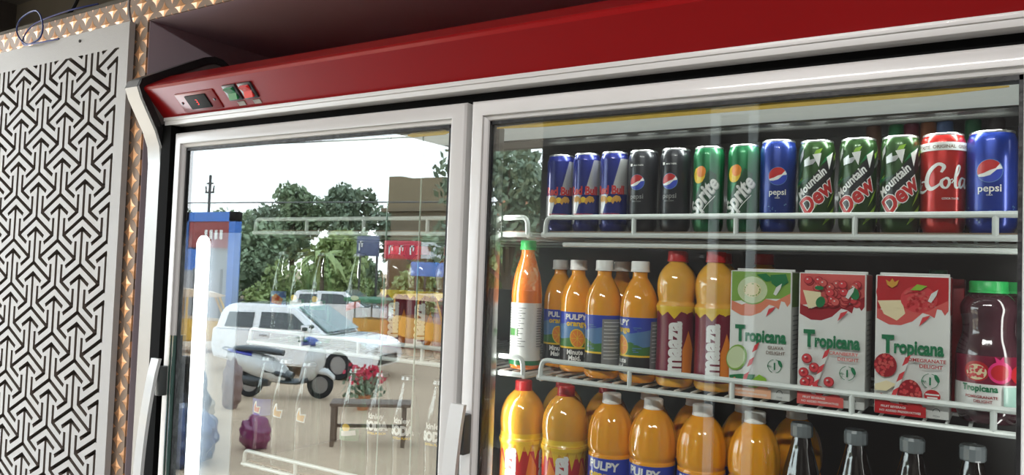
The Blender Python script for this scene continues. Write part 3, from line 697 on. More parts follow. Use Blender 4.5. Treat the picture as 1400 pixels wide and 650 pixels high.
# cartons
def carton(label, x, kind, nm):
    W, Dp, H = .0895, .060, .188; t = thing('juice_carton', label, 'carton', (x, .082+Dp/2, ZM), 0, None)
    bm = B(); box(bm, (-W/2, -Dp/2, 0), (W/2, Dp/2, H), .0022); box(bm, (-W/2+.002, -.002, H), (W/2-.002, .002, H+.0035), .0008)
    side = {'g': I['guavag'], 'c': I['cran'], 'p': I['pomr']}[kind]
    finish('body', bm, I['cart'], t)
    p = Print(); w = W*500-2; h = H*1000-1.5
    top, spl, fl = {'g': (I['guavag'], I['coral'], I['coral']), 'c': (I['cranl'], I['cran'], I['cran']), 'p': (I['pomr'], I['cranl'], I['pomr'])}[kind]
    # coloured field on top with the splash edge
    wav = [(w, h-44), (w-4, h-50), (w-8, h-43), (w-13, h-42), (w-16, h-54), (w-22, h-50), (w-30, h-48), (w-42, h-60), (w-56, h-66), (w-70, h-66), (w-78, h-62), (-w, h-60)]
    p.poly([(-w, h), (-w, h-46), (-10, h-40), (w, h-38), (w, h)][::-1], top)
    p.poly([(-w, h-58)]+[q for q in wav[::-1]][1:]+[(w, h-30), (w-20, h-42), (w-45, h-38), (w-70, h-50), (-w, h-44)], spl)
    if kind == 'g':
        p.ell(-12, h-27, 24, 22, I['guavag']); p.ell(-12, h-27, 22, 20, I['guava']); p.ell(-12, h-27, 13, 11, I['cream'])
        rnd = random.Random(1)
        for k in range(24):
            a = rnd.uniform(0, 6.3); p.ell(-12+11*math.cos(a), h-27+9*math.sin(a), 1, 1, I['guavag'], n=6)
        p.poly([(14, h-4), (36, h-2), (40, h-14), (26, h-24), (16, h-16)], I['grn']); p.poly([(-6, h-4), (8, h-2), (20, h-12), (8, h-14)], I['grn'])
    if kind == 'c':
        rnd = random.Random(2)
        for k in range(34):
            x_, y_ = rnd.uniform(-34, 36), h-rnd.uniform(9, 42)
            p.ell(x_, y_, 6.2, 6, I['cran']); p.ell(x_-.5, y_+.5, 5.1, 4.9, I['cranl'] if k % 2 else I['poml']); p.ell(x_-1.5, y_+1.8, 1.2, 1, I['cart'], n=8)
        p.poly([(-38, h-24), (-14, h-26), (-12, h-44), (-30, h-50)], I['cream']); p.ell(30, h-26, 6, 9, I['grn'], rot=20); p.ell(-14, h-40, 6, 8, I['grn'], rot=-20); p.ell(-16, h-20, 6, 3, I['grn'])
    if kind == 'p':
        p.ell(-18, h-22, 26, 22, I['pomr']); p.poly([(-42, h-34), (-12, h-32), (-8, h-50), (-18, h-60), (-34, h-52)], I['cream']); p.ell(8, h-30, 22, 18, I['poml'])
        rnd = random.Random(4)
        for k in range(50): a = rnd.uniform(0, 6.3); q = rnd.uniform(0, 1)**.5; p.ell(8+19*q*math.cos(a), h-30+15*q*math.sin(a), 2, 1.8, I['pomr'] if k % 2 else I['cranl'], n=8)
        p.poly([(-2, h-18), (6, h-10), (18, h-12), (10, h-18)], I['lime']); p.poly([(-30, h-12), (-32, h-5), (-27, h-8), (-24, h-3), (-21, h-8), (-16, h-5), (-18, h-12), (-24, h-16)], I['gold'])
    p.poly([(w-24, h-32), (w-20, h-22), (w-12, h-16), (w-14, h-24), (w-20, h-34)], I['cart']); p.poly([(w-30, h-54), (w-34, h-66), (w-24, h-56), (w-20, h-50)], I['poml'])
    p.text('T', 32, -w+14.5, h-103, I['tgrn'], bold=.05, sx=.72); p.text('ropicana', 25, 8.5, h-103, I['tgrn'], bold=.04, sx=.685)
    p.ring(w-20, h-137, 9.5, .8, I['tgrn'], 100, 250); p.ring(w-20, h-137, 9.5, .8, I['tgrn'], 280, 440); p.text('1', 14, w-20, h-142, I['tgrn'], bold=.03); p.text('No.', 4.5, w-27, h-139, I['tgrn'], bold=.02); p.ell(w-12, h-133, 2.5, 5.5, I['tgrn'], rot=25)
    # lower fruit and straw
    if kind == 'g':
        p.ell(-w+10, h-129, 15, 20, I['guavag'], rot=-20); p.ell(-w+9, h-129, 13, 17, I['guava'], rot=-20); p.poly([(-w, h-156), (-w+16, h-153), (-w+38, h-152), (-w+30, h-170), (-w, h-170)], I['grn']); p.poly([(-w+26, h-166), (-w+44, h-151), (-w+54, h-156), (-w+58, h-174), (-w+30, h-174)], I['lime'])
    if kind == 'c':
        for a, b in ((12, 112), (22, 124), (8, 132), (16, 142), (10, 146), (42, 142), (30, 156), (22, 152)):
            p.ell(-w+a, h-b-9, 7, 7, I['cran']); p.ell(-w+a-.4, h-b-8.6, 6, 6, I['poml']); p.ell(-w+a-2, h-b-7, 1.6, 1.3, I['cart'], n=8); p.ell(-w+a, h-b-9, 2.2, 2.2, I['cran'], n=8)
        p.ell(-w+46, h-166, 6, 5, I['grn'])
    if kind == 'p':
        rnd = random.Random(9)
        for (a, b, rx, ry) in ((12, 112, 14, 16), (42, 150, 15, 22)):
            p.ell(-w+a, h-b-9, rx, ry, I['cran'])
            for k in range(38): g = rnd.uniform(0, 6.3); q = rnd.uniform(0, 1)**.5; p.ell(-w+a+(rx-2)*q*math.cos(g), h-b-9+(ry-2)*q*math.sin(g), 2, 2, I['poml'] if k % 2 else I['cranl'], n=8)
        p.poly([(-w, h-147), (-w+14, h-141), (-w+26, h-145), (-w+14, h-155), (-w, h-155)], I['cream']); p.ell(w-17, h-156, 9.5, 8.5, I['pomr']); p.rect(w-25, h-155, w-9, h-153, I['cart']); p.rect(w-23, h-159, w-11, h-157, I['cart'])
    for k in range(5): 
        x_, y_ = -w+19+k*3.4, h-164+k*11; p.poly([(x_, y_), (x_+7, y_+5), (x_+10.5, y_+16), (x_+3.5, y_+11)], I['poml'] if k % 2 == 0 else I['cart'])
    p.poly([(-w, h-164), (-w+8, h-158), (-w+20, h-170), (-w+38, h-172), (-w+52, h-166), (-w+58, h-170), (-w+54, h-176), (-w, h-176)], fl)
    p.text(nm, 6.4, w-19-(0 if len(nm) < 8 else 6)*(1 if len(nm) < 10 else 1.1), h-112.5, top if kind != 'g' else I['brown'], bold=.02, sx=1.05); p.text('DELIGHT', 6.4, w-19, h-120, top if kind != 'g' else I['brown'], bold=.02, sx=1.05)
    p.poly([(-w, 1), (w-24, 1), (w-24, 15), (-w, 15)], I['peach'] if kind == 'g' else top)
    p.text('FRUIT BEVERAGE', 4, -20, 10, I['cart'], bold=.02); p.text('NO ADDED PRESERVATIVES', 4, -12, 4.5, I['cart'], bold=.02)
    p.text('Per Serve', 3.5, w-12, 18, I['grey']); p.ring(w-12, 11, 4, .8, I['black'], 0, 180); p.text('FSSAI', 3.4, w-12, 4, I['grey'])
    p.flat('printed_front', t, -Dp/2)
    # printed right side
    q = Print(); q.rect(-Dp*500+2, h-50, Dp*500-2, h, top)
    for k in range(12): q.rect(-22, h-64-k*7, 18-(k*5 % 11), h-62-k*7, I['grey'])
    o = q.flat('printed_side', t, 0); o.rotation_euler = (0, 0, PI/2); o.location = (W/2, 0, 0)
    return t
carton('white and green guava juice carton on the middle shelf', -.299, 'g', 'GUAVA'); carton('white and red cranberry juice carton between two other cartons', -.200, 'c', 'CRANBERRY'); cp = carton('white and red pomegranate juice carton beside the carafe', -.099, 'p', 'POMEGRANATE')
cc = thing('screw_cap', 'dark green cap on a carton standing behind the pomegranate one', 'cap', (-.085, .19, ZM+.192)); cc.name = 'juice_carton'; cc['category'] = 'carton'; cc['label'] = 'carton with a dark green cap standing behind the pomegranate carton'
cc.location = (-.085, .19, ZM); finish('body', box(B(), (-.044, -.022, 0), (.044, .03, .186), .002), I['cran'], cc); finish('cap', cap_bm(.012, .186, .198, 24), mat('dark_green_cap', (.01, .10, .04), .4), cc).location = (.01, 0, 0)

# big bottles on the lowest shelf
def art_bmz(p):
    p.rect(-120, 20, 120, 128, I['red']); pts = [(-120, 158), (-120, 140)]
    hs = (128, 140, 108, 138, 120, 146, 112, 136)
    for i in range(33): pts.append((-120+240*i/32, hs[i % 8]))
    p.poly(pts+[(120, 158)], I['yel'])
    for o in (-60, 0, 60): p.poly([(o-26, 20), (o-10, 20), (o-12, 100), (o-26, 126), (o-34, 80)], I['org'])
    for o in (-70, -5, 62): p.text('maaza', 40, o+12, 82, I['white'], rot=90, bold=.05)
bmz_prof = [(0, .003), (.030, 0), (.038, .006), (.0395, .02), (.0385, .06), (.0385, .12), (.0392, .135), (.041, .140), (.041, .146), (.0385, .152), (.0400, .166), (.0405, .180), (.038, .198), (.030, .216), (.019, .228), (.0135, .232), (.0130, .236)]
def bmz(label, x, y, rot): return bottle('large_mango_bottle', label, x, y, ZB, rot, bmz_prof, MANGOL, (.0152, .229, .2475, RCAP), art_bmz)
g1 = bmz('large red capped mango bottle at the left end of the lowest shelf', -.728, .122, 4)
bmz('large red capped mango bottle next to a white capped orange bottle', -.641, .123, 26)
def art_bo(p):
    p.rect(-120, 20, 120, 142, I['pblue']); p.rect(-120, 20, 120, 60, I['black'])
    for o in (-8,):
        p.text('PULPY', 19, o, 124, I['white'], rot=-4, bold=.04); p.text('orange', 21, o+2, 107, I['yel'], rot=-4, bold=.05); p.ell(o, 84, 19, 20, I['org'])
bo_prof = [(0, .003), (.030, 0), (.037, .006), (.038, .03), (.0370, .10), (.0375, .142), (.0360, .148), (.0385, .156), (.0392, .170), (.0382, .186), (.034, .202), (.026, .217), (.0165, .227), (.0130, .230), (.0130, .236)]
def bo(label, x, y, rot): return bottle('large_juice_bottle', label, x, y, ZB, rot, bo_prof, JUICE, (.0155, .228, .245, WCAP), art_bo, flutes=(.150, .225, 14, .05))
b1 = bo('large white capped orange juice bottle next to a red capped mango bottle', -.552, .121, 16)
for x, l in ((-.477, 'second of the four large white capped orange juice bottles'), (-.395, 'third of the four large white capped orange juice bottles'), (-.313, 'large white capped orange juice bottle next to the dark cola bottles')):
    bo(l, x, .121, 10)
for x, l, s in ((-.690, 'large mango bottle in the second row at the shelf end', g1), (-.600, 'large mango bottle in the second row behind the red cap', g1), (-.518, 'large orange juice bottle in the second row between the first two', b1), (-.436, 'large orange juice bottle in the second row between the middle two', b1), (-.352, 'large orange juice bottle in the second row between the last two', b1), (-.270, 'large orange juice bottle in the second row beside the cola bottles', b1)):
    dup(s, (x, .205, ZB), .9, l)
# dark glass cola bottles with grey caps
COLA = mat('cola_in_glass', (.010, .007, .006), .05, coat=1, spec=.8)
CAPG = mat('grey_translucent_cap', (.16, .18, .19), .25, coat=.5)
gl_prof = [(0, .003), (.024, 0), (.029, .006), (.030, .03), (.0285, .06), (.030, .10), (.0295, .135), (.0255, .165), (.0205, .185), (.0165, .200), (.0135, .213), (.0120, .222), (.0145, .225), (.0145, .228)]
def cola(label, x, y=.112):
    t = thing('cola_bottle', label, 'bottle', (x, y, ZB)); bm = B(); lathe(bm, smoothprof(gl_prof, 4), 60)
    for v in bm.verts:
        if .05 < v.co.z < .205:
            a = math.atan2(v.co.y, v.co.x); k = 1-.05*(.5+.5*math.cos(a*10)); v.co.x *= k; v.co.y *= k
    finish('body', bm, COLA, t, smooth=60)
    bm = B(); lathe(bm, [(.0150, .219), (.0158, .221), (.0160, .235), (.0140, .239), (0, .2395)], 14); finish('cap', bm, CAPG, t, smooth=20)
    return t
for x, l in ((-.243, 'dark glass cola bottle next to the last orange juice bottle'), (-.170, 'second dark glass cola bottle from the orange juice'), (-.099, 'third dark glass cola bottle from the orange juice'), (-.028, 'dark glass cola bottle at the right end of the lowest shelf')): cola(l, x)

# ------------------------------------------------------------------ goods behind the reflecting door
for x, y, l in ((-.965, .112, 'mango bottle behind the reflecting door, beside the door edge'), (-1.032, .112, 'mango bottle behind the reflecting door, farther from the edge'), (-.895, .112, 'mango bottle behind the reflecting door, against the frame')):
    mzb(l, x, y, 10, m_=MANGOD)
def glass_bottle(label, x, z, art, mg, fill=None, y=.105, s=1, liquid_to=.17):
    t = thing('glass_bottle', label, 'bottle', (x, y, z), math.radians(18)); sp = smoothprof([(a*s*.93, b*s) for a, b in gl_prof], 4)
    bm = B(); lathe(bm, sp, 40); finish('bottle_glass', bm, mg, t, smooth=60)
    if fill:
        bm = B(); q = [(a*.9, b+.001) for a, b in sp if b < liquid_to*s]; lathe(bm, q+[(0, q[-1][1])], 32); finish('drink', bm, fill, t, smooth=60)
    bm = B(); lathe(bm, [(.0135*s, .222*s), (.0145*s, .2235*s), (.0125*s, .230*s), (0, .231*s)], 21); finish('crown_cap', bm, mat('dull_crown', (.3, .3, .32), .35, metal=.7), t)
    p = Print(); art(p, s); p.wrap('printed_badge', t, 29*s, 3)
    return t
def a_kin(p, s): p.text('kinley', 15*s, 0, 142*s, I['white'], bold=.03); p.text('SODA', 23*s, 0, 120*s, I['white'], bold=.07, sx=.8); p.text('EXTRA PUNCH', 6*s, 2, 111*s, I['yel'], bold=.04)
def thumb(p, x, y, k, m1_, m2_):
    p.poly([(x-9*k, y-9*k), (x+7*k, y-11*k), (x+9*k, y+3*k), (x+0*k, y+3*k), (x-1*k, y+14*k), (x-5*k, y+12*k), (x-9*k, y+2*k)], m1_); p.poly([(x-7*k, y-7*k), (x+5*k, y-9*k), (x+7*k, y+1*k), (x-2*k, y+1*k), (x-3*k, y+10*k), (x-7*k, y+1*k)], m2_)
def a_thb(p, s): p.rect(-30*s, 104*s, 26*s, 140*s, I['pblue']); thumb(p, -6*s, 120*s, 1.1*s, I['white'], I['red'])
def a_thw(p, s): thumb(p, 0, 120*s, 1.3*s, I['white'], I['gold'])
def a_min(p, s): p.rect(-26*s, 88*s, 26*s, 128*s, I['pblue']); p.poly([(-16*s, 98*s), (14*s, 92*s), (18*s, 108*s), (0, 122*s), (-16*s, 112*s)], I['red'])
def a_lim(p, s): p.rect(-24*s, 88*s, 24*s, 112*s, I['grn']); p.ell(-4*s, 114*s, 9*s, 8*s, I['yel']); p.poly([(-16*s, 96*s), (18*s, 100*s), (16*s, 110*s), (-16*s, 106*s)], I['cart'])
def a_dewl(p, s): p.poly([(-20*s, 90*s), (20*s, 104*s), (20*s, 120*s), (-20*s, 106*s)], I['red']); p.ell(6*s, 124*s, 10*s, 6*s, I['cream'])
for x, a_, g, l in ((-1.360, a_min, GLS, 'glass bottle with a blue badge on the middle shelf behind the reflecting door'), (-1.300, a_lim, GLSG, 'green badge glass bottle on the middle shelf beside the blue badge one'), (-1.235, a_lim, GLSG, 'second green badge glass bottle on the middle shelf'), (-1.13, a_dewl, GLS, 'glass bottle with slanting red lettering on the middle shelf')):
    glass_bottle(l, x, ZM, a_, g, None, s=.86)
for x, a_, g, l in ((-1.395, a_thb, GLS, 'glass bottle with a blue badge and red thumb on the low shelf'), (-1.335, a_thw, GLS, 'clear glass bottle with a white thumb outline, beside the blue badge'), (-1.262, a_thw, GLS, 'clear glass bottle with a white thumb outline, farther from the blue badge'), (-1.125, a_lim, GLSG, 'greenish glass bottle left of the soda bottles'), (-1.052, a_kin, GLS, 'clear soda bottle next to the greenish bottle'), (-.985, a_kin, GLS, 'clear soda bottle between two other soda bottles'), (-.905, a_kin, GLS, 'clear soda bottle close to the door frame')):
    glass_bottle(l, x, ZB, a_, g, None)

# ------------------------------------------------------------------ the street behind the photographer, seen in the door glass
G = -1.2
bm = B(); box(bm, (-160, -160, G-.2), (40, -2.3, G)); struct(finish('ground', bm, mat('dusty_ground', (.52, .38, .26), .9, var=.25, vscale=.6, bump=.3, bscale=3), smooth=0))
bm = B(); box(bm, (-4.1, -2.3, G), (3.2, -2.25, -.1)); struct(finish('wall_plinth', bm, mat('plinth', (.25, .22, .2), .8), smooth=0))
bm = B(); box(bm, (-140, -34, G), (30, -24, G+.02)); struct(finish('road', bm, mat('grey_road', (.20, .20, .20), .85, var=.1), smooth=0))
CARP = mat('white_car_paint', (.90, .90, .91), .2, coat=1); CG = mat('car_window', (.03, .04, .045), .05, coat=1); TYRE = mat('tyre', (.015, .015, .016), .8); ALLOY = mat('wheel_alloy', (.35, .35, .36), .3, metal=.9)
def wheel(parent, x, y, r, wd, nm='wheel'):
    bm = B(); lathe(bm, [(r*.62, -wd/2), (r*.92, -wd/2), (r, -wd*.35), (r, wd*.35), (r*.92, wd/2), (r*.62, wd/2)], 32); o = finish(nm, bm, TYRE, parent)
    bm = B(); lathe(bm, [(0, wd*.45), (r*.15, wd*.46), (r*.2, wd*.3), (r*.62, wd*.4), (r*.64, -wd*.4), (0, -wd*.4)], 20)
    for k in range(5):
        a = k*2*PI/5; box(bm, (0, -r*.07, wd*.3), (r*.62, r*.07, wd*.48), rot=Matrix.Rotation(0, 4, 'Z'))
        bm.verts.ensure_lookup_table()
        bmesh.ops.rotate(bm, cent=(0, 0, 0), matrix=Matrix.Rotation(a, 3, 'Z'), verts=bm.verts[-8:])
    finish('rim', bm, ALLOY, o); o.location = (x, y, r); o.rotation_euler = (PI/2, 0, 0)
    return o
def suv(label, loc, rz, s=1, group=None, H=1.68, Lh=4.35):
    """x forward, front axle at x=0"""
    t = thing('car', label, 'car', loc, rz); W = .88
    body = [(-3.42, .35), (-3.50, .60), (-3.47, 1.02), (-3.38, 1.08), (.10, 1.00), (.62, .92), (.82, .80), (.88, .52), (.82, .30), (.42, .26), (.36, .50), (.15, .68), (-.15, .68), (-.36, .50), (-.42, .24), (-2.2, .24), (-2.26, .50), (-2.45, .68), (-2.75, .68), (-2.95, .50), (-3.0, .28)]
    bm = B(); prism(bm, [(x, z) for x, z in body], -W, W, 'y'); bmesh.ops.bevel(bm, geom=[e for e in bm.edges if abs(e.verts[0].co.y-e.verts[1].co.y) < .01], offset=.05, segments=3, affect='EDGES'); finish('body', bm, CARP, t)
    bm = B(); cab = [(-3.38, 1.05), (-3.30, 1.45), (-3.18, 1.60), (-2.9, H), (-1.55, H), (-1.25, 1.62), (-.35, 1.03)]
    A = [bm.verts.new((x, -W+.02+.14*max(0, (z-1.05))/.63, z)) for x, z in cab]; C = [bm.verts.new((x, W-.02-.14*max(0, (z-1.05))/.63, z)) for x, z in cab]; n = len(cab)
    bm.faces.new(A); bm.faces.new(C[::-1])
    for i in range(n): bm.faces.new((A[i], C[i], C[(i+1) % n], A[(i+1) % n]))
    bmesh.ops.bevel(bm, geom=[e for e in bm.edges if e.verts[0].co.z > 1.3 or e.verts[1].co.z > 1.3], offset=.04, segments=2, affect='EDGES'); finish('cabin', bm, CARP, t)
    for sgn in (-1, 1):
        for pts in ([(-3.12, 1.10), (-3.05, 1.45), (-2.35, 1.47), (-2.35, 1.10)], [(-2.15, 1.10), (-2.15, 1.49), (-1.55, 1.50), (-1.30, 1.48), (-.80, 1.12)]):
            bm = B(); prism(bm, pts, sgn*(W-.035), sgn*(W+.0), 'y')
            for v in bm.verts: v.co.y = sgn*(abs(v.co.y)-.14*(v.co.z-1.05)/.63-.015+.02)
            finish('side_window', bm, CG, t, smooth=0)
        bm = B(); box(bm, (-.95, sgn*(W+.02)-.08, 1.08), (-.78, sgn*(W+.02)+.10, 1.24), .03); finish('wing_mirror', bm, CARP, t)
        bm = B(); box(bm, (.60, sgn*.68-.14, .62), (.86, sgn*.68+.14, .80), .04); finish('headlight', bm, mat('headlight', (.6, .62, .65), .1, coat=1), t)
        wheel(t, 0, sgn*(W-.1), .34, .22*sgn); wheel(t, -2.6, sgn*(W-.1), .34, .22*sgn)
    bm = B(); q = [(-1.20, 1.60), (-.42, 1.07)]; v = [bm.verts.new(p) for p in ((-1.20, -.68, 1.63), (-1.20, .68, 1.63), (-.36, .80, 1.08), (-.36, -.80, 1.08))]; bm.faces.new(v)
    ex = bmesh.ops.extrude_face_region(bm, geom=bm.faces[:]); bmesh.ops.translate(bm, vec=(.03, 0, .03), verts=[g for g in ex['geom'] if isinstance(g, bmesh.types.BMVert)]); finish('windscreen', bm, mat('windscreen_glass', (.10, .20, .20), .05, coat=1), t, smooth=0)
    bm = B(); box(bm, (.80, -.5, .36), (.90, .5, .58), .03); finish('grille', bm, DARK, t)
    bm = B()
    for x in (-2.02, -1.0): 
        for sgn in (-1, 1): box(bm, (x-.1, sgn*(W+.01)-.015, .92), (x+.1, sgn*(W+.01)+.015, .95), .005)
    finish('door_handles', bm, ALLOY, t)
    return t
suv('white sport utility car parked in the street behind the scooter, seen in the door glass', (-13.32, -12.87, G), math.radians(-17))
suv('white hatchback parked farther off, beyond the white sport utility car', (-21.2, -22.4, G), math.radians(-25), H=1.50)
# scooter
def scooter():
    t = thing('scooter', 'white and black scooter with blue panels parked in front of the car', 'scooter', (-11.55, -10.05, G), math.radians(-35)); t.scale = (1.12, 1.2, 1.2)
    SW = mat('scooter_white', (.62, .62, .60), .25, coat=.7); SB = mat('scooter_blue', (.05, .06, .40), .25, coat=.7); SK = mat('scooter_black', (.03, .035, .04), .35, coat=.4)
    wheel(t, 0, 0, .23, .10); wheel(t, -1.25, 0, .23, .11)
    def loft(nm, rings, m):
        bm = B(); R = []
        for (x, z, hw, hh) in rings: R.append([bm.verts.new((x+0*math.cos(a), hw*math.cos(a), z+hh*math.sin(a))) for a in [2*PI*k/14 for k in range(14)]])
        for A, C in zip(R, R[1:]):
            for k in range(14): bm.faces.new((A[k], A[(k+1) % 14], C[(k+1) % 14], C[k]))
        bm.faces.new(R[0]); bm.faces.new(R[-1][::-1]); return finish(nm, bm, m, t, smooth=60)
    loft('rear_cowl', [(-1.66, .68, .06, .06), (-1.48, .62, .16, .16), (-1.15, .54, .21, .21), (-.85, .46, .20, .21), (-.60, .36, .15, .14)], SW)
    loft('engine', [(-1.45, .30, .08, .08), (-1.2, .28, .14, .12), (-.9, .28, .13, .1)], SK)
    loft('seat', [(-1.55, .80, .10, .04), (-1.35, .80, .15, .06), (-1.0, .78, .15, .06), (-.68, .74, .11, .05)], SK)
    loft('tail_panel', [(-1.66, .76, .05, .03), (-1.45, .74, .13, .045), (-1.2, .70, .16, .04)], SB)
    loft('footboard', [(-.68, .28, .17, .05), (-.4, .27, .19, .045), (-.2, .32, .18, .06)], SK)
    loft('leg_panel', [(-.34, .34, .20, .10), (-.28, .50, .22, .20), (-.20, .66, .20, .22), (-.10, .74, .14, .14)], SW)
    loft('front_apron', [(-.26, .52, .20, .26), (-.12, .60, .19, .30), (.0, .66, .13, .22), (.07, .70, .06, .10)], SW)
    loft('side_flash', [(-.95, .46, .205, .09), (-.75, .42, .19, .10), (-.5, .36, .16, .05)], SK)
    loft('front_mudguard', [(-.22, .36, .07, .05), (-.05, .46, .09, .06), (.12, .44, .09, .06), (.25, .34, .06, .05)], SW)
    loft('handlebar_cowl', [(-.36, .92, .07, .05), (-.24, .96, .13, .08), (-.12, .94, .10, .07), (-.06, .92, .05, .04)], SB)
    loft('headlamp', [(-.10, .92, .09, .06), (-.04, .90, .07, .05), (0, .90, .03, .03)], mat('headlamp_glass', (.7, .72, .75), .1, coat=1))
    bm = B(); tube(bm, [(-.34, -.33, .98), (-.26, -.12, .97), (-.26, .12, .97), (-.34, .33, .98)], .018, 8); finish('handlebar', bm, SK, t)
    for sgn in (-1, 1):
        bm = B(); tube(bm, [(-.28, sgn*.2, .98), (-.26, sgn*.26, 1.14)], .006, 6); lathe(bm, [(0, 1.14), (.05, 1.15), (.05, 1.2), (0, 1.21)], 12, cx=-.26, cy=sgn*.27); finish('mirror', bm, SK, t)
    bm = B(); tube(bm, smoothprof([(-1.58, -.15, .76), (-1.72, -.1, .80), (-1.74, 0, .81), (-1.72, .1, .80), (-1.58, .15, .76)], 4), .014, 8); finish('grab_rail', bm, ALLOY, t)
scooter()
# bench
t = thing('wooden_bench', 'plain brown wooden bench standing on the dusty ground', 'bench', (-8.35, -7.55, G), math.radians(-38)); WD = mat('weathered_wood', (.16, .11, .08), .6, var=.3)
finish('bench_top', box(B(), (-.25, -.22, .60), (.95, .22, .65), .01), WD, t)
for x in (-.20, .85):
    for y in (-.17, .17): finish('leg', box(B(), (x-.03, y-.03, 0), (x+.03, y+.03, .60), .004), WD, t)
finish('crossbar', box(B(), (-.20, -.19, .22), (.85, -.15, .27), .004), WD, t)
# auto rickshaw
def rickshaw(label, loc, rz):
    t = thing('auto_rickshaw', label, 'rickshaw', loc, rz); YB = mat('rickshaw_yellow', (.62, .36, .05), .4, coat=.3); RB = mat('rickshaw_black', (.03, .03, .03), .6)
    bm = B(); prism(bm, [(-1.4, .35), (-1.45, 1.0), (-1.3, 1.08), (-.2, 1.0), (.2, .95), (.9, .9), (1.15, .6), (1.1, .35)], -.62, .62, 'y'); bmesh.ops.bevel(bm, geom=bm.edges[:], offset=.05, segments=2, affect='EDGES'); finish('body', bm, YB, t)
    bm = B(); prism(bm, [(-1.42, 1.62), (-1.3, 1.78), (-.2, 1.84), (.6, 1.74), (.85, 1.66), (.6, 1.62)], -.64, .64, 'y'); finish('canopy', bm, mat('canopy_cloth', (.60, .45, .32), .7), t)
    bm = B()
    for x, x2 in ((-1.35, -1.35), (-.2, -.2), (.95, .65)):
        for y in (-.58, .58): tube(bm, [(x, y, .95), (x2, y, 1.66)], .03, 8)
    finish('roof_posts', bm, YB, t); bm = B(); box(bm, (-1.38, -.58, 1.05), (-1.3, .58, 1.65)); finish('rear_curtain', bm, RB, t)
    wheel(t, .95, 0, .22, .1); wheel(t, -1.0, -.58, .22, .1); wheel(t, -1.0, .58, .22, .1)
    return t
rickshaw('yellow auto rickshaw with a tan canopy at the far left of the street', (-20.0, -13.0, G), math.radians(-60))
rickshaw('orange yellow auto rickshaw behind the mango bottles, seen in the glass', (-15.6, -18.9, G), math.radians(8))
# trees
def leafmat(nm, c): return mat('leaf_'+nm, c, .6, var=.35, vscale=.7, spec=.3)
def tree(label, loc, h, rad, nleaf, lm, seed, name='tree', trunk=True, ls=.27, group=None):
    rnd = random.Random(seed); t = thing(name, label, 'tree', loc, 0, group); bm = B(); hubs = []
    for k in range(11): a = rnd.uniform(0, 6.28); q = rnd.uniform(.2, .8)*rad; hubs.append(Vector((q*math.cos(a), q*math.sin(a), h*rnd.uniform(.42 if h > 5.5 else .16, .86))))
    hubs.append(Vector((0, 0, h*.82)))
    for k in range(int(nleaf*1.4)):
        c = rnd.choice(hubs); d = Vector((rnd.gauss(0, 1), rnd.gauss(0, 1), rnd.gauss(0, .8))).normalized()*rad*.45*rnd.uniform(.5, 1)
        p = c+d; n1 = Vector((rnd.gauss(0, 1), rnd.gauss(0, 1), rnd.gauss(0, 1)+.5)).normalized(); s = n1.orthogonal().normalized()*ls*rnd.uniform(.6, 1.2); u = n1.cross(s)*.6
        bm.faces.new([bm.verts.new(p+v) for v in (-s, u, s, -u)])
    o = finish('foliage', bm, lm, t, smooth=0)
    if trunk:
        bm = B(); tube(bm, [(0, 0, -.1), (.05, 0, h*.25), (0, .05, h*.5), (.05, 0, h*.75)], [.22*h/8, .17*h/8, .12*h/8, .04], 8)
        for k in range(5): c = hubs[k]; tube(bm, [(0, 0, h*.35), (c.x*.5, c.y*.5, (h*.35+c.z)/2), c], [.09*h/8, .06*h/8, .02], 6)
        finish('trunk', bm, mat('bark', (.10, .07, .05), .9, bump=.5, bscale=4), t)
    return t
L1, L2, L3 = leafmat('deep', (.22, .28, .19)), leafmat('mid', (.28, .36, .22)), leafmat('pale', (.34, .42, .17))
for k, (x, y, h, r, n_, lm, l) in enumerate((
        (-47.4, -41, 9.1, 2.7, 2600, L2, 'left one of the two tallest trees across the road'), (-42.2, -41.6, 9.3, 2.4, 2600, L1, 'right one of the two tallest trees across the road'), (-54.2, -44, 7.9, 2.8, 2600, L1, 'wide dark tree left of the two tallest ones'),
        (-61.2, -45, 7.6, 2.9, 2400, L2, 'mid green tree behind the blue shop'), (-67.5, -45, 7.4, 3.2, 2000, L1, 'low dark tree at the far end of the row'), (-41.5, -47.5, 8.0, 2.6, 1900, L1, 'narrow dark tree beside the brown building'),
        (-29.2, -50, 7.0, 2.6, 1600, L2, 'green tree beyond the brown building'), (-48.5, -34.5, 5.2, 2.5, 2000, L3, 'low pale green tree at the roadside'), (-42.6, -33.5, 4.9, 2.6, 2000, L2, 'low green tree at the roadside behind the hatchback'),
        (-33.0, -32, 4.6, 2.2, 1600, L3, 'small yellowish tree near the signboards'),
        (-55.0, -35.5, 4.8, 2.7, 1900, L2, 'bushy roadside tree behind the blue shop'), (-36.6, -37.0, 5.0, 2.3, 1700, L2, 'bushy roadside tree in front of the brown building'), (-27.6, -35.5, 4.8, 2.5, 1700, L2, 'bushy roadside tree at the end of the row'),
        (-60.5, -36.5, 4.6, 2.6, 1700, L3, 'pale roadside tree far behind the blue shop'), (-23.0, -34.5, 4.9, 2.2, 1500, L3, 'pale roadside tree beyond the market stalls'))):
    tree(l, (x, y, G), h, r, n_, lm, 20+k)
for k, (x, y, h, r, l) in enumerate(((-32.0, -26.5, 2.6, 1.7, 'rounded light green bush behind the parked cars'), (-27.8, -26.9, 2.5, 1.5, 'rounded light green bush near the young palm'), (-42.5, -25.8, 2.7, 1.9, 'broad bush left of the young palm, behind the cars'), (-48.0, -26.6, 2.6, 1.9, 'broad bush farther left behind the cars'), (-24.2, -28.2, 2.6, 1.5, 'small bush behind the signboards'))):
    tree(l, (x, y, G), h, r, 1300, L3, 60+k, name='bush', trunk=False, ls=.16)
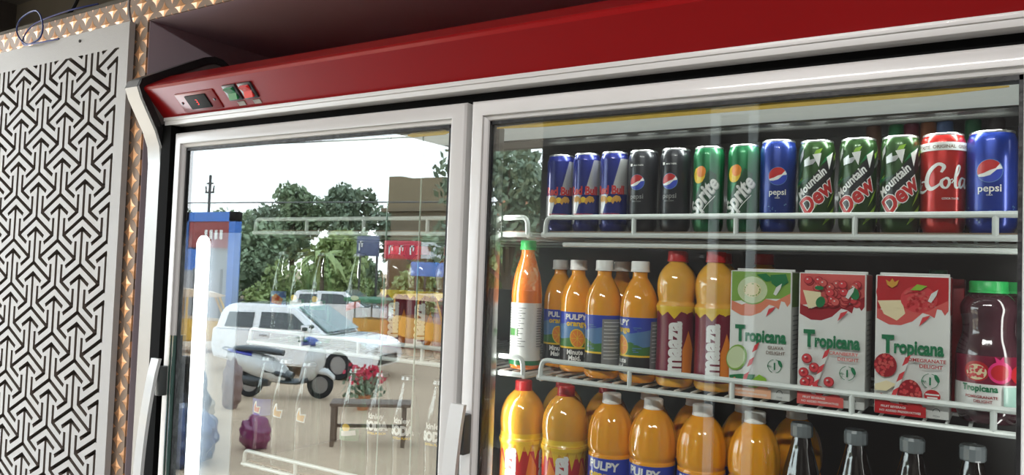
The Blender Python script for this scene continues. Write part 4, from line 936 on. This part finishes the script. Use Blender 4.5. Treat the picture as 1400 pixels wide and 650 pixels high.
def palm(label, loc, h, seed):
    rnd = random.Random(seed); t = thing('palm', label, 'tree', loc); bm = B(); tube(bm, [(0, 0, 0), (.05, 0, h*.5), (0, 0, h)], [.12, .09, .07], 8); finish('trunk', bm, MATS['bark'], t); bm = B()
    for k in range(16):
        a = rnd.uniform(0, 6.28); L = rnd.uniform(1.3, 1.9); el = rnd.uniform(.2, 1.1); prev = None
        for j in range(8):
            s = j/7; d = Vector((math.cos(a), math.sin(a), 0)); p = Vector((0, 0, h))+d*L*s+Vector((0, 0, L*(el*s-1.1*s*s))); n_ = Vector((-math.sin(a), math.cos(a), -.2))*(.16*math.sin(PI*min(1, s+.1))+.01)
            cur = (bm.verts.new(p+n_), bm.verts.new(p-n_))
            if prev: bm.faces.new((prev[0], prev[1], cur[1], cur[0]))
            prev = cur
    finish('fronds', bm, L3, t, smooth=0)
palm('young palm behind the parked hatchback', (-25.6, -23.4, G), 2.9, 3)
palm('young palm beside the blue shop front', (-38.8, -22.4, G), 4.2, 5)
# blue shop
t = thing('roadside_shop', 'blue framed roadside shop with a dark red board', 'shop', (-35.7, -25.0, G), math.radians(0)); BLU = mat('shop_blue', (.04, .16, .55), .5)
bm = B(); box(bm, (-2.1, -.1, 0), (-1.6, .3, 5.2)); box(bm, (-2.1, -.1, 4.7), (2.3, .3, 5.2)); box(bm, (1.8, -.1, 0), (2.3, .3, 5.2)); finish('frame', bm, BLU, t, smooth=0)
finish('board', box(B(), (-1.6, .12, 3.3), (1.8, .25, 4.7)), mat('dark_red_board', (.28, .05, .05), .6), t, smooth=0); finish('shutter', box(B(), (-1.6, -.05, 0), (1.8, .05, 3.3)), mat('grey_shutter', (.30, .31, .32), .5, var=.1), t, smooth=0)
bm = B()
for k in range(4): box(bm, (-.2+k*.42, .26, 3.75), (.02+k*.42, .29, 4.25), .03)
finish('board_marks', bm, mat('white_paint', (.75, .75, .72), .6), t)
finish('banner', box(B(), (-2.6, .35, 1.5), (-.4, .45, 3.2)), BLU, t, smooth=0)
t = thing('metal_gate', 'tall grey metal gate below the blue shop', 'gate', (-31.8, -21.6, G)); bm = B(); box(bm, (-2.4, -.04, 0), (1.6, .04, 2.15)); finish('sheet', bm, mat('gate_grey', (.30, .30, .32), .5, var=.1), t, smooth=0)
bm = B()
for x in (-2.4, -.4, 1.55): box(bm, (x, -.07, 0), (x+.08, .07, 2.25))
finish('frame', bm, mat('gate_frame', (.16, .16, .17), .5), t, smooth=0)
# pole and wires
t = thing('utility_pole', 'thin dark utility pole with short cross arms', 'pole', (-36.6, -25.4, G)); bm = B(); tube(bm, [(0, 0, 0), (0, 0, 7.3)], .07, 8); finish('pole', bm, DARK, t)
bm = B(); box(bm, (-.35, -.04, 6.3), (.35, .04, 6.4)); box(bm, (-.25, -.04, 6.8), (.25, .04, 6.88)); tube(bm, [(-.3, 0, 6.4), (-.36, 0, 6.7)], .04, 6); tube(bm, [(.3, 0, 6.4), (.36, 0, 6.7)], .04, 6); finish('cross_arm', bm, DARK, t)
def span(pts, l): o = finish('overhead_wire', tube(B(), smoothprof(pts, 8), .03, 5), DARK); tag(o, l, 'wire')
span([(-75, -25.7, 4.9), (-36.6, -25.15, 4.55), (-10, -24.7, 4.1)], 'thick overhead wire running level past the utility pole'); span([(-45, -22, 7.6), (-24, -20, 6.3), (-8, -18, 5.6)], 'thin overhead wire sagging high across the sky')
# signboards and stalls
def board(label, loc, w_, h_, col, rz=0, marks=0, posts=True, nm='signboard'):
    t = thing(nm, label, 'sign', loc, rz); m = mat('board_'+str(tuple(round(c, 2) for c in col)), col, .5)
    finish('panel', box(B(), (-w_/2, -.05, -h_/2), (w_/2, .05, h_/2), .02), m, t)
    if posts:
        bm = B(); tube(bm, [(-w_*.4, -.06, -h_/2-loc[2]+G+h_/2), (-w_*.4, -.06, 0)], .05, 6); tube(bm, [(w_*.4, -.06, G-loc[2]), (w_*.4, -.06, 0)], .05, 6); finish('posts', bm, DARK, t)
    if marks:
        bm = B()
        for k in range(marks):
            x = -w_*.3+k*w_*.6/max(1, marks-1); box(bm, (x-.12, .05, -h_*.25), (x-.04, .07, h_*.25)); box(bm, (x-.12, .05, h_*.15), (x+.12, .07, h_*.25)); box(bm, (x+.04, .05, -h_*.05), (x+.12, .07, h_*.22))
        finish('marks', bm, mat('white_paint', (.75, .75, .72), .6), t, smooth=0)
board('red signboard with white marks beyond the bottles', (-22.0, -24.6, 2.2), 2.0, .8, (.55, .03, .06), 0, 3)
board('dark signboard beside the red one', (-24.2, -24.8, 2.35), 1.3, .9, (.10, .12, .22), 0, 1)
board('white shop fascia beside the red signboard', (-20.0, -24.6, 2.2), 1.8, .7, (.6, .62, .62), 0, 0)
board('blue tarpaulin panel under the white fascia', (-20.4, -24.5, 1.4), 1.9, .6, (.08, .22, .60), 0, 0)
t = thing('brown_building', 'dark brown building with parapet seen high in the glass', 'building', (-33.3, -40.5, G)); bm = B(); box(bm, (-2.4, -1.2, 0), (2.2, 1.2, 6.6)); box(bm, (-3.0, -1.4, 6.4), (2.8, 1.6, 6.65)); finish('walls', bm, mat('brown_render', (.22, .17, .11), .8, var=.15), t, smooth=0)
bm = B(); box(bm, (-2.9, -1, 6.6), (-1.8, 1, 8.9)); box(bm, (-1.8, -1.1, 6.6), (2.1, 1.1, 8.7)); finish('upper_floor', bm, mat('brown_render2', (.26, .20, .12), .8), t, smooth=0)
t = thing('brick_building', 'low brick building with a terracotta canopy glimpsed in the glass', 'building', (-12.3, -20.8, G)); bm = B(); box(bm, (-1.2, -1, 0), (1.6, .8, 4.6)); finish('walls', bm, mat('brick_red', (.18, .07, .05), .8, var=.2), t, smooth=0)
bm = B(); prism(bm, [(.8, 5.0), (1.9, 4.4), (1.9, 4.55), (.8, 5.3)], -1.3, 1.7); finish('canopy', bm, mat('terracotta', (.55, .22, .10), .7), t, smooth=0)
tree('dark leafy tree standing nearer than the brick building', (-11.4, -16.6, G), 6.7, 2.0, 3000, L1, 91, ls=.12)
def stall(label, loc, col, w_=1.7, d=1.0, h=1.35):
    t = thing('market_stall', label, 'stall', loc, 0); m = mat('stall_'+str(tuple(round(c, 2) for c in col)), col, .6)
    finish('counter', box(B(), (-w_/2, -d/2, 0), (w_/2, d/2, .75), .03), m, t); finish('roof', box(B(), (-w_/2-.2, -d/2-.3, h), (w_/2+.2, d/2+.3, h+.15), .03), mat('stall_roof_green', (.06, .20, .11), .6), t)
    bm = B()
    for x in (-w_/2+.05, w_/2-.05):
        for y in (-d/2+.05, d/2-.05): tube(bm, [(x, y, .75), (x, y, h)], .03, 6)
    finish('posts', bm, mat('stall_post', (.3, .3, .28), .6), t)
stall('stall with an orange counter and green roof behind the mango bottles', (-19.2, -20.2, G), (.65, .32, .05)); stall('stall with a red counter close to the door edge', (-16.2, -21.8, G), (.50, .06, .08))
# things left of the scooter
def bag(label, loc, s, col, seed):
    rnd = random.Random(seed); bm = B(); bmesh.ops.create_icosphere(bm, subdivisions=4, radius=1)
    ph = [rnd.uniform(0, 6) for _ in range(6)]
    for v in bm.verts:
        c = v.co; k = 1+.10*math.sin(5*c.x+ph[0])*math.sin(6*c.y+ph[1])+.06*math.sin(13*c.z+ph[2]+4*c.x)+.04*math.sin(21*c.y+ph[3]); v.co = Vector((c.x*k*s[0], c.y*k*s[1], (c.z*k+.85)*s[2]))
    o = finish('full_bag', bm, mat('bag_'+str(tuple(round(c, 2) for c in col)), col, .25, coat=.3), smooth=0 or 60); o.location = loc; tag(o, label, 'bag'); return o
bag('large black rubbish bag at the left edge of the glass', (-10.25, -6.0, G), (.42, .42, .62), (.015, .02, .03), 1)
bag('dark blue filled bag in front of the black one', (-9.15, -5.3, G), (.42, .42, .42), (.02, .04, .12), 2)
bag('pale sack lying behind the black rubbish bag', (-11.3, -6.95, G), (.34, .32, .30), (.40, .34, .26), 3)
bag('magenta cloth bundle on the ground before the scooter', (-9.15, -6.5, G), (.22, .20, .26), (.20, .03, .10), 4)
bag('tall brown cloth bundle behind the magenta one', (-11.9, -8.2, G), (.17, .17, .50), (.22, .15, .14), 5)
t = thing('potted_plant', 'plant with red flowers standing behind the bench', 'plant', (-10.1, -9.75, G)); t.scale = (.72, .72, .85); bm = B(); lathe(bm, [(0, 0), (.14, 0), (.2, .3), (.22, .3), (.22, .34), (0, .34)], 20); finish('pot', bm, mat('terracotta', (.55, .22, .10), .7), t)
for nm, cnt, m_, zz in (('leaves', 260, L1, (.3, .75)), ('flowers', 90, mat('red_petals', (.6, .03, .08), .5), (.6, .95))):
    rnd = random.Random(8); bm = B()
    for k in range(cnt):
        p_ = Vector((rnd.gauss(0, .2), rnd.gauss(0, .2), rnd.uniform(*zz))); n1 = Vector((rnd.gauss(0, 1), rnd.gauss(0, 1), rnd.gauss(0, 1))).normalized(); s = n1.orthogonal().normalized()*.07; u = n1.cross(s)*.7; bm.faces.new([bm.verts.new(p_+v) for v in (-s, u, s, -u)])
    finish(nm, bm, m_, t, smooth=0)
